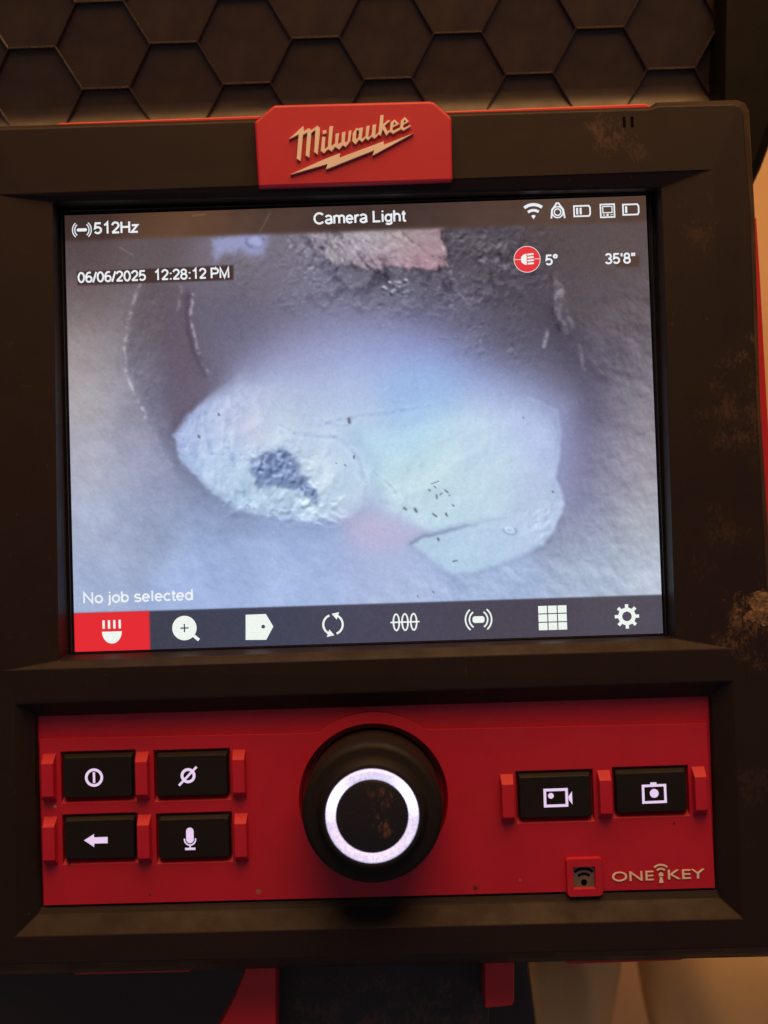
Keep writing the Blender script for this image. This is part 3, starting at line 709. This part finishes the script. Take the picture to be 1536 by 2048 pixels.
    for a, r in (([(-3.01,1.03),(-2.92,0.17)], .42), ([(-2.08,-8.01),(-2.09,-8.50)], .26), ([(-4.33,-10.12),(-4.21,-10.25)], .2), ([(-6.50,-9.57),(-6.38,-9.69)], .16), ([(9.63,-21.02),(10.10,-21.39)], .28), ([(12.28,-21.34),(12.62,-21.96)], .36),
                 ([(16.59,-22.69),(17.42,-23.33)], .24), ([(19.74,-22.68),(19.97,-23.17)], .28), ([(17.60,-18.12),(17.69,-18.97)], .22), ([(15.82,-16.85),(16.06,-16.98)], .24), ([(18.44,-18.15),(18.94,-17.68)], .16), ([(19.69,-16.98),(20.40,-17.61)], .2), ([(17.06,-15.92),(17.53,-16.42)], .14), ([(20.61,-18.46),(20.86,-18.23)], .14),
                 ([(16.35,-15.41),(18.31,-14.75)], .12), ([(21.38,-20.67),(21.74,-20.92)], .2), ([(17.60,-28.66),(17.71,-29.02)], .32), ([(21.04,-34.33),(22.01,-34.12)], .2), ([(45.67,-18.19),(45.78,-18.31)], .26),
                 ([(-34.68,3.29),(-34.56,3.04)], .3), ([(-39.69,-1.91),(-39.45,-2.16)], .32), ([(39.19,-0.00),(39.30,-0.13)], .18), ([(15.97,-41.41),(16.08,-41.65)], .2), ([(12.19,-42.37),(12.31,-42.50)], .18)):
        lay(.7 * np.exp(-(dist(a) / (r * .9)) ** 2), (66, 58, 64))
    img = img + (np.maximum(np.maximum(Am_, Bm), Fm))[..., None] * np.array([-2, 3, 3.0]) + np.array([-2, 0, 4.0]) + (np.maximum(leftm, sm(Z0 + 24, 16)) * .8)[..., None] * np.array([-3, 3, 9.0])
    # liquid-crystal cells and sensor grain
    add(np.random.RandomState(9).randn(*X.shape) * 2.2 + noise(.8, 91, 2, .8) * 9 * sm(Z - 44, 4))
    add(1.6 * np.sin(2 * math.pi * (X / .71 + .25 * np.sin(Z / 3.0))) * np.sin(2 * math.pi * Z / .71) * sm(Z - 30, 20))
    # ---- the display's own bars
    def rect(q, c, w=.25): lay(sm(sdf(list(q)), w), c)
    top = sm(-(Z - 46.9), .8)
    tc = samples([(-68.52,50.81),(-44.04,49.96),(-18.38,49.08),(6.07,49.48),(30.52,50.48),(53.67,50.30),(69.51,50.37)], [(62,46,42),(98,68,48),(76,56,48),(66,50,46),(80,60,52),(88,66,55),(84,62,52)], 10)
    lay(top, tc + noise(6, 61, 3, .5, .2, 3.0)[..., None] * 16)
    for line in ([(-23.30,47.77),(-22.02,49.83),(-20.73,52.25)], [(-39.70,52.04),(-36.63,52.42)], [(-57.64,44.88),(-54.62,42.93)]):
        add(np.exp(-(dist(line) / .16) ** 2) * 26, (1.1, .9, .7))
    rect([(-68.42,39.34),(-30.01,39.63),(-30.12,35.95),(-68.26,35.89)], (66, 48, 46))
    rect([(63.21,38.67),(68.93,38.72),(68.82,35.90),(63.10,35.85)], (82, 60, 52), .4)
    bar = sm((Z + 43.9), .25)
    bc = samples([(-50.30,-49.80),(-28.53,-49.88),(7.74,-49.22),(31.88,-48.78),(68.03,-48.72)], [(58,60,76),(64,66,86),(72,70,90),(74,68,82),(80,76,88)], 12)
    lay(bar, bc + noise(.6, 62, 1)[..., None] * 5)
    lay(bar * sm(X + 52.75, .25), (228, 40, 48))
    return X0, Z0, np.clip(img, 0, 255) / 255.0

X, Z, img = paint()
NZ, NX = X.shape
co = np.stack([X, np.zeros_like(X), Z], -1).reshape(-1, 3) * S
ii = np.arange(NX * NZ).reshape(NZ, NX)
quads = np.stack([ii[:-1, :-1], ii[1:, :-1], ii[1:, 1:], ii[:-1, 1:]], -1).reshape(-1, 4)
me = bpy.data.meshes.new('display')
me.vertices.add(len(co)); me.vertices.foreach_set('co', co.ravel())
me.loops.add(quads.size); me.loops.foreach_set('vertex_index', quads.ravel().astype(np.int32))
me.polygons.add(len(quads)); me.polygons.foreach_set('loop_start', np.arange(0, quads.size, 4, dtype=np.int32))
me.update(calc_edges=True)
rgb = np.where(img <= 0.04045, img / 12.92, ((img + 0.055) / 1.055) ** 2.4)
att = me.color_attributes.new('picture', 'FLOAT_COLOR', 'POINT')
att.data.foreach_set('color', np.concatenate([rgb, np.ones(rgb.shape[:2] + (1,))], -1).ravel().astype(np.float32))
n = Nodes('lit_display')
a = n.t.nodes.new('ShaderNodeVertexColor')
a.layer_name = 'picture'
n.set(Base_Color=(0.004, 0.004, 0.004), Roughness=n.ramp(n.noise(0.1, 4), .3, .7, .12, .22), Emission_Color=a.outputs['Color'], Emission_Strength=1.0)
n.m.cycles.emission_sampling = 'NONE'
display = link('display', me, n.m, mon)

TH = 0.12
def cap_text(s, q, cap): return caption(s, q, cap, TH, M['text'], display)
cap_text('512Hz', [(-63.92,48.30),(-53.14,48.55)], 2.75)
cap_text('Camera Light', [(-10.19,49.05),(12.28,48.89)], 2.75)
cap_text('06/06/2025  12:28:12 PM', [(-68.12,36.50),(-31.07,36.60)], 2.5)
cap_text('5\u00b0', [(45.99,36.92),(48.92,37.07)], 2.5)
cap_text('35\'8"', [(60.47,36.80),(67.76,36.79)], 2.5)
cap_text('No job selected', [(-68.75,-41.49),(-42.09,-41.61)], 2.55)

def arc(c, r, a0, a1, n=14): return circle(c, r, n, a0, a1)
# status icons along the top
ic = Print(TH)
c, = [(-66.83,49.51)]
ic.poly(roundrect(c[0] - 1.25, c[1] - .38, c[0] + 1.25, c[1] + .38, .36))
for r in (1.75, 2.3):
    for a in (0, 180): ic.line([(c[0] + (x - c[0]) , z) for x, z in arc(c, r, a - 48, a + 48)], .26)
ic.build('signal_icon', M['text'], display)
ic = Print(TH)
c, = [(43.49,48.44)]
for r, w in ((3.5, .75), (2.1, .65)): ic.line(arc(c, r, 52, 128), w)
ic.poly([(c[0] - .55, c[1] + .75)] + [(c[0], c[1] - .1)] + [(c[0] + .55, c[1] + .75), (c[0], c[1] + 1.0)])
ic.build('wifi_icon', M['text'], display)
ic = Print(TH)
c, = [(49.39,49.89)]
ic.ring(c, 1.5, .32); ic.ring(c, .95, .3)
ic.line([(c[0] - 1.55, c[1] - 1.5), (c[0] - 1.35, c[1] + .6), (c[0] - .5, c[1] + 1.7), (c[0] - .2, c[1] + 2.2), (c[0] + .3, c[1] + 2.2), (c[0] + .6, c[1] + 1.7), (c[0] + 1.4, c[1] + .6), (c[0] + 1.7, c[1] - 1.5)], .4)
ic.build('reel_icon', M['text'], display)
for q, bars in (([(53.46,51.23),(57.36,51.22),(57.27,48.70),(53.37,48.71)], 2), ([(65.40,51.19),(69.18,51.18),(69.08,48.66),(65.30,48.67)], 1)):
    ic = Print(TH)
    x0, z0, x1, z1 = rect_of(q)
    ic.line([(x0, z0), (x1 - .3, z0), (x1, z0 + .5), (x1, z1 - .5), (x1 - .3, z1), (x0, z1)], .38, True)
    for k in range(bars): ic.line([(x0 + .75 + .85 * k, z0 + .45), (x0 + .75 + .85 * k, z1 - .45)], .5)
    ic.build('battery_icon', M['text'], display)
ic = Print(TH)
x0, z0, x1, z1 = rect_of([(59.93,51.38),(63.22,51.39),(63.22,48.25),(59.81,48.24)])
ic.line([(x0, z0), (x1, z0), (x1, z1), (x0, z1)], .36, True)
ic.line([(x0 + .55, z0 + 1.1), (x1 - .55, z0 + 1.1), (x1 - .55, z1 - .5), (x0 + .55, z1 - .5)], .24, True)
ic.poly(circle(((x0 + x1) / 2, z0 + .55), .3, 10))
ic.line([(x0 + .5, z0 + .55), (x0 + 1.1, z0 + .55)], .2); ic.line([(x1 - 1.0, z0 + .55), (x1 - .45, z0 + .55)], .2)
ic.build('monitor_icon', M['text'], display)
# round red lamp symbol
c, = [(41.55,38.55)]
ic = Print(TH); ic.poly(circle(c, 3.15, 48)); ic.build('lamp_badge', M['screen_red'], display)
ic = Print(TH + .08)
ic.poly([(c[0] - .1, c[1] + 1.35), (c[0] - .8, c[1] + 1.2), (c[0] - 1.45, c[1] + .6), (c[0] - 1.45, c[1] - .6), (c[0] - .8, c[1] - 1.2), (c[0] - .1, c[1] - 1.35)])
for k in range(4): ic.line([(c[0] + .1, c[1] + 1.15 - .75 * k), (c[0] + 1.6, c[1] + 1.25 - .75 * k)], .42)
ic.line([(c[0] - 3.1, c[1]), (c[0] - 1.5, c[1])], .12); ic.line([(c[0] + 1.7, c[1] + .06), (c[0] + 3.1, c[1])], .12)
ic.ring(c, 3.25, .12)
ic.build('lamp_symbol', M['icon_white'], display)
# menu icons
ic = Print(TH)
c, = [(-61.90,-48.83)]
for k in range(4): ic.line([(c[0] - 1.95 + 1.3 * k, c[1] + .95), (c[0] - 1.95 + 1.3 * k, c[1] + 3.0)], .55)
ic.poly([(c[0] - 2.4, c[1] + .25)] + [(c[0] + 2.4 * math.cos(math.radians(t)), c[1] + .25 + 2.9 * math.sin(math.radians(t))) for t in range(190, 355, 12)] + [(c[0] + 2.4, c[1] + .25)])
ic.build('lamp_menu_icon', M['icon_white'], display)
ic = Print(TH)
c, = [(-44.33,-48.30)]
plus = [(c[0] + x, c[1] + z) for x, z in ((-.16, .16), (-.16, 1.0), (.16, 1.0), (.16, .16), (1.0, .16), (1.0, -.16), (.16, -.16), (.16, -1.0), (-.16, -1.0), (-.16, -.16), (-1.0, -.16), (-1.0, .16))]
ic.poly(circle(c, 2.95, 48), [plus])
ic.line([(c[0] + 2.0, c[1] - 1.75), (c[0] + 3.45, c[1] - 3.0)], .75)
ic.build('zoom_menu_icon', M['icon_white'], display)
ic = Print(TH)
ic.poly([(-29.44,-45.57),(-24.56,-45.53),(-22.84,-48.60),(-24.64,-51.75),(-29.61,-51.64)], [circle([(-25.28,-48.57)][0], .46, 16)])
ic.build('tag_menu_icon', M['icon_white'], display)
ic = Print(TH)
c, = [(-8.42,-48.59)]
for a in (-65, 115):
    ic.line(arc(c, 2.35, a - 5, a + 128), .5)
    e = (c[0] + 2.35 * math.cos(math.radians(a + 138)), c[1] + 2.35 * math.sin(math.radians(a + 138)))
    dx, dz = -math.sin(math.radians(a + 135)), math.cos(math.radians(a + 135))
    ic.poly([(e[0] + dx * 1.0, e[1] + dz * 1.0), (e[0] - dx * .6 - dz * .95, e[1] - dz * .6 + dx * .95), (e[0] - dx * .6 + dz * .95, e[1] - dz * .6 - dx * .95)])
ic.build('refresh_menu_icon', M['icon_white'], display)
ic = Print(TH)
c, = [(8.97,-48.54)]
for k in (-1, 0, 1): ic.ring((c[0] + 2.1 * k, c[1]), 2.15, .4, .42)
ic.line([(c[0] - 3.5, c[1]), (c[0] + 3.5, c[1])], .35)
ic.build('coil_menu_icon', M['icon_white'], display)
ic = Print(TH)
c, = [(26.71,-48.50)]
ic.poly(roundrect(c[0] - 1.45, c[1] - .8, c[0] + 1.45, c[1] + .8, .6))
for r in (2.2, 3.15):
    for a in (0, 180): ic.line(arc(c, r, a - 50 if r > 3 else a - 55, a + 50 if r > 3 else a + 55), .38)
ic.build('locator_menu_icon', M['icon_white'], display)
ic = Print(TH)
x0, z0, x1, z1 = rect_of([(41.17,-45.71),(47.98,-45.74),(47.96,-51.61),(41.15,-51.50)])
gw, gz = (x1 - x0 - .5) / 3, (z1 - z0 - .5) / 3
for i in range(3):
    for j in range(3):
        a, b = x0 + i * (gw + .25), z0 + j * (gz + .25)
        ic.poly([(a, b), (a + gw, b), (a + gw, b + gz), (a, b + gz)])
ic.build('grid_menu_icon', M['icon_white'], display)
ic = Print(TH)
c, = [(62.45,-48.87)]
gear = []
for k in range(8):
    a = 45 * k + 22.5 * 0
    for da, r in ((-10, 2.15), (-8, 2.95), (8, 2.95), (10, 2.15)): gear.append((c[0] + r * math.cos(math.radians(a + da)), c[1] + r * math.sin(math.radians(a + da))))
ic.poly(gear, [circle(c, 1.15, 24)])
ic.build('gear_menu_icon', M['icon_white'], display)

# ------------------------------------------------------------------ keypad
PH = 5.0

K = [(0.14,-89.49)][0]
prism('keypad_base', P_2, -1.0, 3.7, M['red'], mon, holes=[circle(K, 17.2, 64)], holes0=[circle(K, 16.9, 64)])
lathe('knob_recess', K, [(17.1, 0.0), (0, 0.0)], M['red'], mon)
q = [(-78.48,-73.10),(-12.60,-73.61),(-8.15,-71.16),(-3.38,-70.01),(0.54,-69.66),(5.25,-70.16),(9.57,-71.82),(13.99,-74.08),(79.22,-74.33),(79.63,-112.78),(-78.30,-112.15)]
# hump over the knob as a true arc
LZ = q[0][1] * .5 + q[8][1] * .5
aa = math.degrees(math.asin((LZ + .75 - K[1]) / 20.2))
arc_pts = [(K[0] + 20.2 * math.cos(math.radians(180 - aa - (180 - 2 * aa) * t / 16)), K[1] + 20.2 * math.sin(math.radians(180 - aa - (180 - 2 * aa) * t / 16))) for t in range(17)]
main = [q[0], (arc_pts[0][0] - 2.6, LZ), (arc_pts[0][0] - 1.3, LZ + .12), (arc_pts[0][0] - .6, LZ + .38)] + arc_pts + [(arc_pts[-1][0] + .6, LZ + .38), (arc_pts[-1][0] + 1.3, LZ + .12), (arc_pts[-1][0] + 2.6, LZ), q[8], q[9], q[10]]
BT = [[(-73.14,-76.67),(-56.23,-76.73),(-56.25,-87.27),(-73.15,-87.22)], [(-51.15,-77.00),(-33.90,-77.06),(-33.84,-87.60),(-51.07,-87.55)],
      [(-73.13,-91.44),(-56.13,-91.49),(-56.15,-101.64),(-73.13,-101.60)], [(-50.94,-91.88),(-33.84,-91.93),(-33.78,-102.20),(-50.97,-102.03)],
      [(34.21,-84.54),(51.60,-84.60),(51.54,-95.34),(34.18,-95.16)], [(57.13,-84.42),(74.04,-84.24),(73.97,-94.74),(56.85,-94.57)]]
BR_ = [rect_of(b) for b in BT]
holes, holes0 = [circle(K, 17.6, 64)], [circle(K, 17.2, 64)]
for x0, z0, x1, z1 in BR_:
    holes.append([(x1 + .45, z1 + .45), (x0 - .45, z1 + .45), (x0 - .45, z0 - 1.15), (x1 + .45, z0 - 1.15)])
    holes0.append([(x1 + .25, z1 + .3), (x0 - .25, z1 + .3), (x0 - .25, z0 + .05), (x1 + .25, z0 + .05)])
x0, z0, x1, z1 = rect_of([(45.30,-105.23),(53.29,-105.12),(53.31,-113.86),(44.97,-113.96)])
main = main
keypad = prism('keypad_plate', main, 3.6, PH, M['red'], mon, holes=holes, holes0=holes0, bevel=0.32, back=False)

# raised guards between the buttons, one mesh shared by all nine
gm = None
for tx, tz in [(-76.25,-76.82),(-54.14,-77.03),(-31.29,-77.26),(-76.29,-91.62),(-54.04,-91.83),(-31.23,-92.17),(31.67,-84.95),(54.54,-84.71),(76.79,-84.57)]:
    if gm is None:
        bm = bmesh.new()
        a = [(-1.6, .25), (1.6, .25), (1.6, -11.2), (-1.6, -11.2)]
        b = [(-1.42, -1.75), (1.42, -1.75), (1.42, -9.5), (-1.42, -9.5)]
        va = [bm.verts.new(W(x, z, 0)) for x, z in a]; vb = [bm.verts.new(W(x, z, 2.3)) for x, z in b]
        bm.faces.new(vb)
        for i in range(4): bm.faces.new((va[i], va[(i + 1) % 4], vb[(i + 1) % 4], vb[i]))
        first = from_bm('button_guard', bm, M['red'], mon, bevel=0.18)
        gm = first.data; go = first
    else:
        go = first.copy(); COL.objects.link(go); go.parent = mon
    go.location = W(tx, tz, PH - .05)

# buttons: sloped upper facet, flat face, soft edges
def button(r):
    x0, z0, x1, z1 = r
    bm = bmesh.new()
    prism_bm(bm, roundrect(x0 + .35, z0 + .25, x1 - .35, z1 - 1.0, .7, 3), 4.35, 5.7, outer0=roundrect(x0, z0, x1, z1, .5, 3), back=False)
    return from_bm('button', bm, M['button'], mon, bevel=0.25)
btn = [button(r) for r in BR_]
IH = 5.76
ic = Print(IH); c, = [(-65.57,-82.43)]
ic.ring(c, px(51, 2.844), px(15, 2.844)); ic.line([(c[0], c[1] - px(30, 2.844)), (c[0], c[1] + px(30, 2.844))], px(13, 2.844))
ic.build('power_icon', M['icon'], btn[0])
ic = Print(IH); c, = [(-43.36,-82.66)]
ic.ring(c, px(42, 2.844), px(16, 2.844)); ic.line([(-45.57,-84.90),(-41.31,-80.66)], px(13, 2.844))
ic.build('null_icon', M['icon'], btn[1])
ic = Print(IH); ic.poly([(-68.29,-97.03),(-65.89,-95.63),(-65.91,-96.41),(-62.71,-96.38),(-62.71,-97.86),(-65.90,-97.85),(-65.92,-98.67)]); ic.build('arrow_icon', M['icon'], btn[2])
ic = Print(IH); c, = [(-43.30,-97.58)]; r = px(21, 2.844)
u = px(1, 2.844)
ic.poly(circle((c[0], c[1] + 45 * u), r, 14, 0, 180) + circle(c, r, 14, 180, 360))
ic.line(circle(c, 31 * u, 18, 170, 370), 8 * u); ic.line([(c[0], c[1] - 29 * u), (c[0], c[1] - 48 * u)], 8 * u); ic.line([(c[0] - 29 * u, c[1] - 52 * u), (c[0] + 29 * u, c[1] - 52 * u)], 13 * u)
ic.build('microphone_icon', M['icon'], btn[3])
u = px(1, 2.667)
ic = Print(IH); ic.line([(40.45,-88.61),(45.56,-88.59),(45.55,-92.31),(40.44,-92.33)], 14 * u, True); c, = [(41.85,-89.97)]
ic.poly(circle(c, 15 * u, 18)); ic.poly([(45.94,-90.27),(46.82,-89.07),(46.84,-92.13),(46.00,-91.01)]); ic.build('video_icon', M['icon'], btn[4])
ic = Print(IH); ic.line([(63.53,-88.35),(68.68,-88.29),(68.70,-92.14),(63.51,-92.20)], 13 * u, True); c, = [(66.10,-90.14)]
ic.poly(circle(c, 23 * u, 24)); ic.line([(65.26,-87.88),(66.72,-87.86)], 13 * u); ic.build('photo_icon', M['icon'], btn[5])

# control knob with its light ring
knob = lathe('control_knob', K, [(15.9, 0.1), (15.9, 6.0), (15.75, 18.6), (15.5, 19.6), (14.9, 20.2), (14.2, 20.4), (13.0, 20.3), (12.3, 20.6), (11.7, 22.3), (11.2, 22.9), (10.7, 23.0), (10.4, 22.8), (10.3, 22.3), (0, 22.2)], M['knob'], mon)
lathe('light_ring', K, [(10.32, 22.2), (10.25, 23.0), (9.9, 23.3), (8.4, 23.3), (8.1, 23.1), (8.05, 22.2)], M['ring'], knob)
lathe('knob_cap', K, [(8.04, 22.2), (8.02, 23.0), (7.4, 23.3), (0, 23.5)], M['cap'], knob)

# sensor window with the wireless symbol
f0 = rect_of([(45.04,-104.84),(53.13,-104.74),(53.15,-113.44),(44.83,-113.65)])
f1 = rect_of([(46.38,-106.74),(51.53,-106.66),(51.57,-111.77),(46.30,-111.84)])
fr = prism('window_frame', roundrect(*f0, .9), 4.4, 6.0, M['red'], mon, holes=[[(f1[2], f1[3]), (f1[0], f1[3]), (f1[0], f1[1]), (f1[2], f1[1])]],
           holes0=[[(f1[2] - .3, f1[3] - .3), (f1[0] + .3, f1[3] - .3), (f1[0] + .3, f1[1] + .5), (f1[2] - .3, f1[1] + .5)]],
           outer0=roundrect(f0[0] - .4, f0[1] - .2, f0[2] + .4, f0[3] + .4, .9), bevel=0.25, back=False)
win = prism('sensor_window', [(f1[0] + .1, f1[1] + .1), (f1[2] - .1, f1[1] + .1), (f1[2] - .1, f1[3] - .1), (f1[0] + .1, f1[3] - .1)], 4.5, 5.25, M['window'], fr)
ic = Print(5.31); c = ((f1[0] + f1[2]) / 2, f1[1] + 1.35)
ic.poly(circle(c, .72, 20))
for r in (2.0, 3.2): ic.line(arc(c, r, 48, 132), .6)
ic.build('wireless_symbol', M['dark'], fr)
# lettering on the keypad
text('lettering', 'ONE', [(55.59,-110.53),(65.33,-110.48)], 2.3, PH - .05, M['letter'], keypad, depth=0.25)
text('lettering', 'KEY', [(68.69,-110.44),(77.26,-110.38)], 2.3, PH - .05, M['letter'], keypad, depth=0.25)
ic = Print(PH + .22); c, = [(67.06,-109.25)]
u = px(1, 6.982)
ic.poly(circle(c, 33 * u, 18)); ic.poly([(c[0] - 14 * u, c[1] - 20 * u), (c[0] - 30 * u, c[1] - 112 * u), (c[0] + 30 * u, c[1] - 112 * u), (c[0] + 14 * u, c[1] - 20 * u)])
for r in (82, 135): ic.line(arc(c, r * u, 48, 132), 26 * u)
ic.build('keyhole_symbol', M['letter'], keypad)
adopt(mon)

# crusts of dried mud on the right edge
rng = random.Random(3)
bm = bmesh.new()
for (x, z), r in zip([(91.28,-46.03),(92.12,-48.04),(90.21,-49.14),(92.95,-44.92),(86.78,-47.87),(86.24,-49.48),(91.58,-44.30),(88.80,-49.56),(92.50,-50.14)], (1.6, 2.2, 1.4, 1.3, .55, .5, 1.0, .8, 1.6)):
    v = bmesh.ops.create_icosphere(bm, subdivisions=2, radius=r * S, matrix=Matrix.Translation(W(x, z, 9.0)))['verts']
    for p in v:
        d = p.co - Vector(W(x, z, 9.0))
        d *= 1 + rng.uniform(-.35, .35)
        d.y *= .2; d.x *= 1.3
        p.co = Vector(W(x, z, 9.0)) + d
n = Nodes('dried_mud')
n.set(Base_Color=n.mix(n.ramp(n.noise(.8, 4), .35, .65), (0.04, 0.025, 0.014), (0.20, 0.13, 0.07)), Roughness=0.95)
n.bump(n.noise(1.5, 4), .8, .0004)
mud = from_bm('mud_crust', bm, n.m, mon)
mud['kind'] = 'stuff'
mud.matrix_parent_inverse = mon.matrix_world.inverted()

# ------------------------------------------------------------------ reel case with honeycomb panel behind
case = empty('reel_case', W(0, -131, -60), 'black moulded plastic reel case with honeycomb ribbed panel rising behind the monitor', 'equipment case')
tilt = math.radians(13)
PO = Vector((9.49, 40.19, 113.08))
def on_panel(u, v, d=0):
    """u right, v up along the leaning panel, d out of it towards the viewer"""
    p = PO + Vector((u, -v * math.sin(tilt) - d * math.cos(tilt), v * math.cos(tilt) - d * math.sin(tilt)))
    return p * S
SIDE = 13.28
cells = []
for i in range(-7, 6):
    for j in range(-2, 4):
        u = 19.92 * i
        v = 23.0 * j + (11.5 if i % 2 else 0) - 11.5 * 0
        if -125 < u < 92 and -34 < v < 50: cells.append((u, v))
bm = bmesh.new()
fr_ = [(-128, -34), (96, -34), (96, 60), (-128, 60)]
vs = [bm.verts.new(on_panel(u, v, -1.2)) for u, v in fr_] + [bm.verts.new(on_panel(u, v, -4)) for u, v in fr_]
bm.faces.new(vs[:4]); bm.faces.new(vs[:3:-1])
for i in range(4): bm.faces.new((vs[i], vs[(i + 1) % 4], vs[4 + (i + 1) % 4], vs[4 + i]))
from_bm('panel', bm, M['case'], case)
# each hexagonal field, slightly dished, sharing one mesh
bm = bmesh.new()
hexa = [(math.cos(math.radians(60 * k)), math.sin(math.radians(60 * k))) for k in range(6)]
va = [bm.verts.new((x * (SIDE - .1) * S, 0, z * (SIDE - .1) * S)) for x, z in hexa]
vb = [bm.verts.new((x * (SIDE - .1) * S, .0011, z * (SIDE - .1) * S)) for x, z in hexa]
bm.faces.new(va)
for i in range(6): bm.faces.new((va[i], va[(i + 1) % 6], vb[(i + 1) % 6], vb[i]))
cell0 = None
for u, v in cells:
    if cell0 is None:
        cell0 = from_bm('hexagon_field', bm, M['case'], case)
        o = cell0
    else:
        o = cell0.copy(); COL.objects.link(o); o.parent = case
    o.location = on_panel(u, v, rng.uniform(-.06, .06))
    o.rotation_euler = (tilt + rng.uniform(-.004, .004), rng.uniform(-.004, .004) * 0, rng.uniform(-.004, .004))
# the ribs between the fields
edges = {}
for u, v in cells:
    c = [(u + SIDE * x, v + SIDE * z) for x, z in hexa]
    for a, b in zip(c, c[1:] + c[:1]):
        k = tuple(sorted(((round(a[0], 1), round(a[1], 1)), (round(b[0], 1), round(b[1], 1)))))
        edges[k] = (a, b)
ribm = None
for k, (a, b) in edges.items():
    a, b = Vector(a), Vector(b)
    if ribm is None:
        bm = bmesh.new()
        L = SIDE / 2 + .12
        prof = [(-.36, -.9), (-.30, 1.0), (-.22, 1.25), (-.08, 1.4), (.08, 1.4), (.22, 1.25), (.30, 1.0), (.36, -.9)]
        e = [[bm.verts.new((sx * L * S, -d * S, w * S)) for w, d in prof] for sx in (-1, 1)]
        for i in range(len(prof) - 1): bm.faces.new((e[0][i], e[0][i + 1], e[1][i + 1], e[1][i]))
        bm.faces.new(e[0]); bm.faces.new(e[1])
        rib0 = from_bm('rib', bm, M['rib'], case); ribm = rib0.data; o = rib0
    else:
        o = rib0.copy(); COL.objects.link(o); o.parent = case
    m = (a + b) / 2
    ang = math.atan2(b.y - a.y, b.x - a.x)
    o.location = on_panel(m.x, m.y, 0)
    o.rotation_euler = (Matrix.Rotation(tilt, 3, 'X') @ Matrix.Rotation(-ang, 3, 'Y')).to_euler()
# rolled lower edge of the panel and the thick side rail
bm = bmesh.new()
rows = []
for t in range(9):
    a = t / 8 * math.radians(70)
    v, d = -16.0 - 10 * math.sin(a), 10 * (1 - math.cos(a)) + .05
    rows.append([bm.verts.new(on_panel(u, v, d)) for u in (-128, 96)])
rows.append([bm.verts.new(on_panel(u, -60, 11)) for u in (-128, 96)])
for a, b in zip(rows, rows[1:]): bm.faces.new((a[0], a[1], b[1], b[0]))
from_bm('rolled_edge', bm, M['case'], case, smooth=True)
prism('side_rail', [(102.05,127.51),(127.78,126.58),(126.32,93.60),(115.00,81.67),(112.11,74.11),(110.16,69.54),(108.10,65.52),(105.40,62.20),(98.03,63.14),(99.85,87.68)], -75, -30, M['rail'], case, bevel=3.0)
prism('shading_back_body', [(-140, 88), (96, 88), (96, -142), (-140, -142)], -110, -47, M['rail'], case, bevel=3)  # unseen back of the case, added to block lamplight from the wall
prism('lower_body', [(-134.75,-128.84),(42.02,-134.11),(42.45,-154.25),(44.75,-178.65),(-135.60,-173.46)], -120, -60, M['case'], case, bevel=2)
adopt(case)

# ------------------------------------------------------------------ mounting stand under the monitor
st = empty('mounting_stand', W(0, -160, -20), 'dark post with red side brackets holding the monitor from below', 'stand')
prism('post', [(-26.77,-130.60),(27.27,-130.95),(26.82,-158.17),(-27.53,-156.61)], -40, -14, M['post'], st, bevel=1.0)
arm = prism('bracket', [(-32.95,-127.66),(-25.12,-127.89),(-25.86,-153.18),(-43.80,-152.67),(-41.24,-148.53),(-38.56,-144.39),(-35.47,-138.69),(-32.85,-132.73)], -16, -6, M['red_trim'], st, bevel=0.6)
prism('bracket', [(25.97,-128.18),(33.18,-128.16),(32.55,-142.36),(32.03,-143.07),(25.44,-143.48)], -16, -6, M['red_trim'], st, bevel=0.6)
adopt(st)

# ------------------------------------------------------------------ cream cloth at the lower right
def cloth(name, pts_top, label, bulge, seed):
    (xa, za), (xb, zb) = pts_top
    rg = random.Random(seed)
    NU, NV = 40, 44
    vs, fs = [], []
    ph = [rg.uniform(0, 6) for _ in range(6)]
    for j in range(NV):
        t = j / (NV - 1)
        for i in range(NU):
            s = i / (NU - 1)
            w = math.sin(math.pi * s) ** .55
            x = xa + (xb - xa) * s + (-26) * t * t * (s - .5) + 2.2 * math.sin(5 * t + ph[0])
            h = -112 + bulge * w * (.55 + .45 * math.sin(math.pi * min(1, t * 1.3 + .12))) + 2.0 * math.sin(7 * s + 4 * t + ph[1]) + 1.1 * math.sin(15 * s - 6 * t + ph[2])
            z = za + (zb - za) * t
            h -= 34 * (1 - t)                                      # leans back
            vs.append(W(x, z, h))
    for j in range(NV - 1):
        for i in range(NU - 1):
            k = j * NU + i
            fs.append((k, k + NU, k + NU + 1, k + 1))
    me = bpy.data.meshes.new(name)
    me.from_pydata(vs, [], fs)
    o = link(name, me, M['cloth'], None, smooth=True)
    sol = o.modifiers.new('thickness', 'SOLIDIFY'); sol.thickness = .003
    o['label'] = label; o['category'] = 'cloth'
    return o
cloth('cream_cloth', [(45.37,-146.03),(84.26,-226.01)], 'narrow cream cloth fold hanging next to the right red bracket', 26, 4)
cloth('cream_cloth', [(85.55,-133.99),(161.56,-228.20)], 'wide cream cloth fold in the lower right corner', 34, 8)
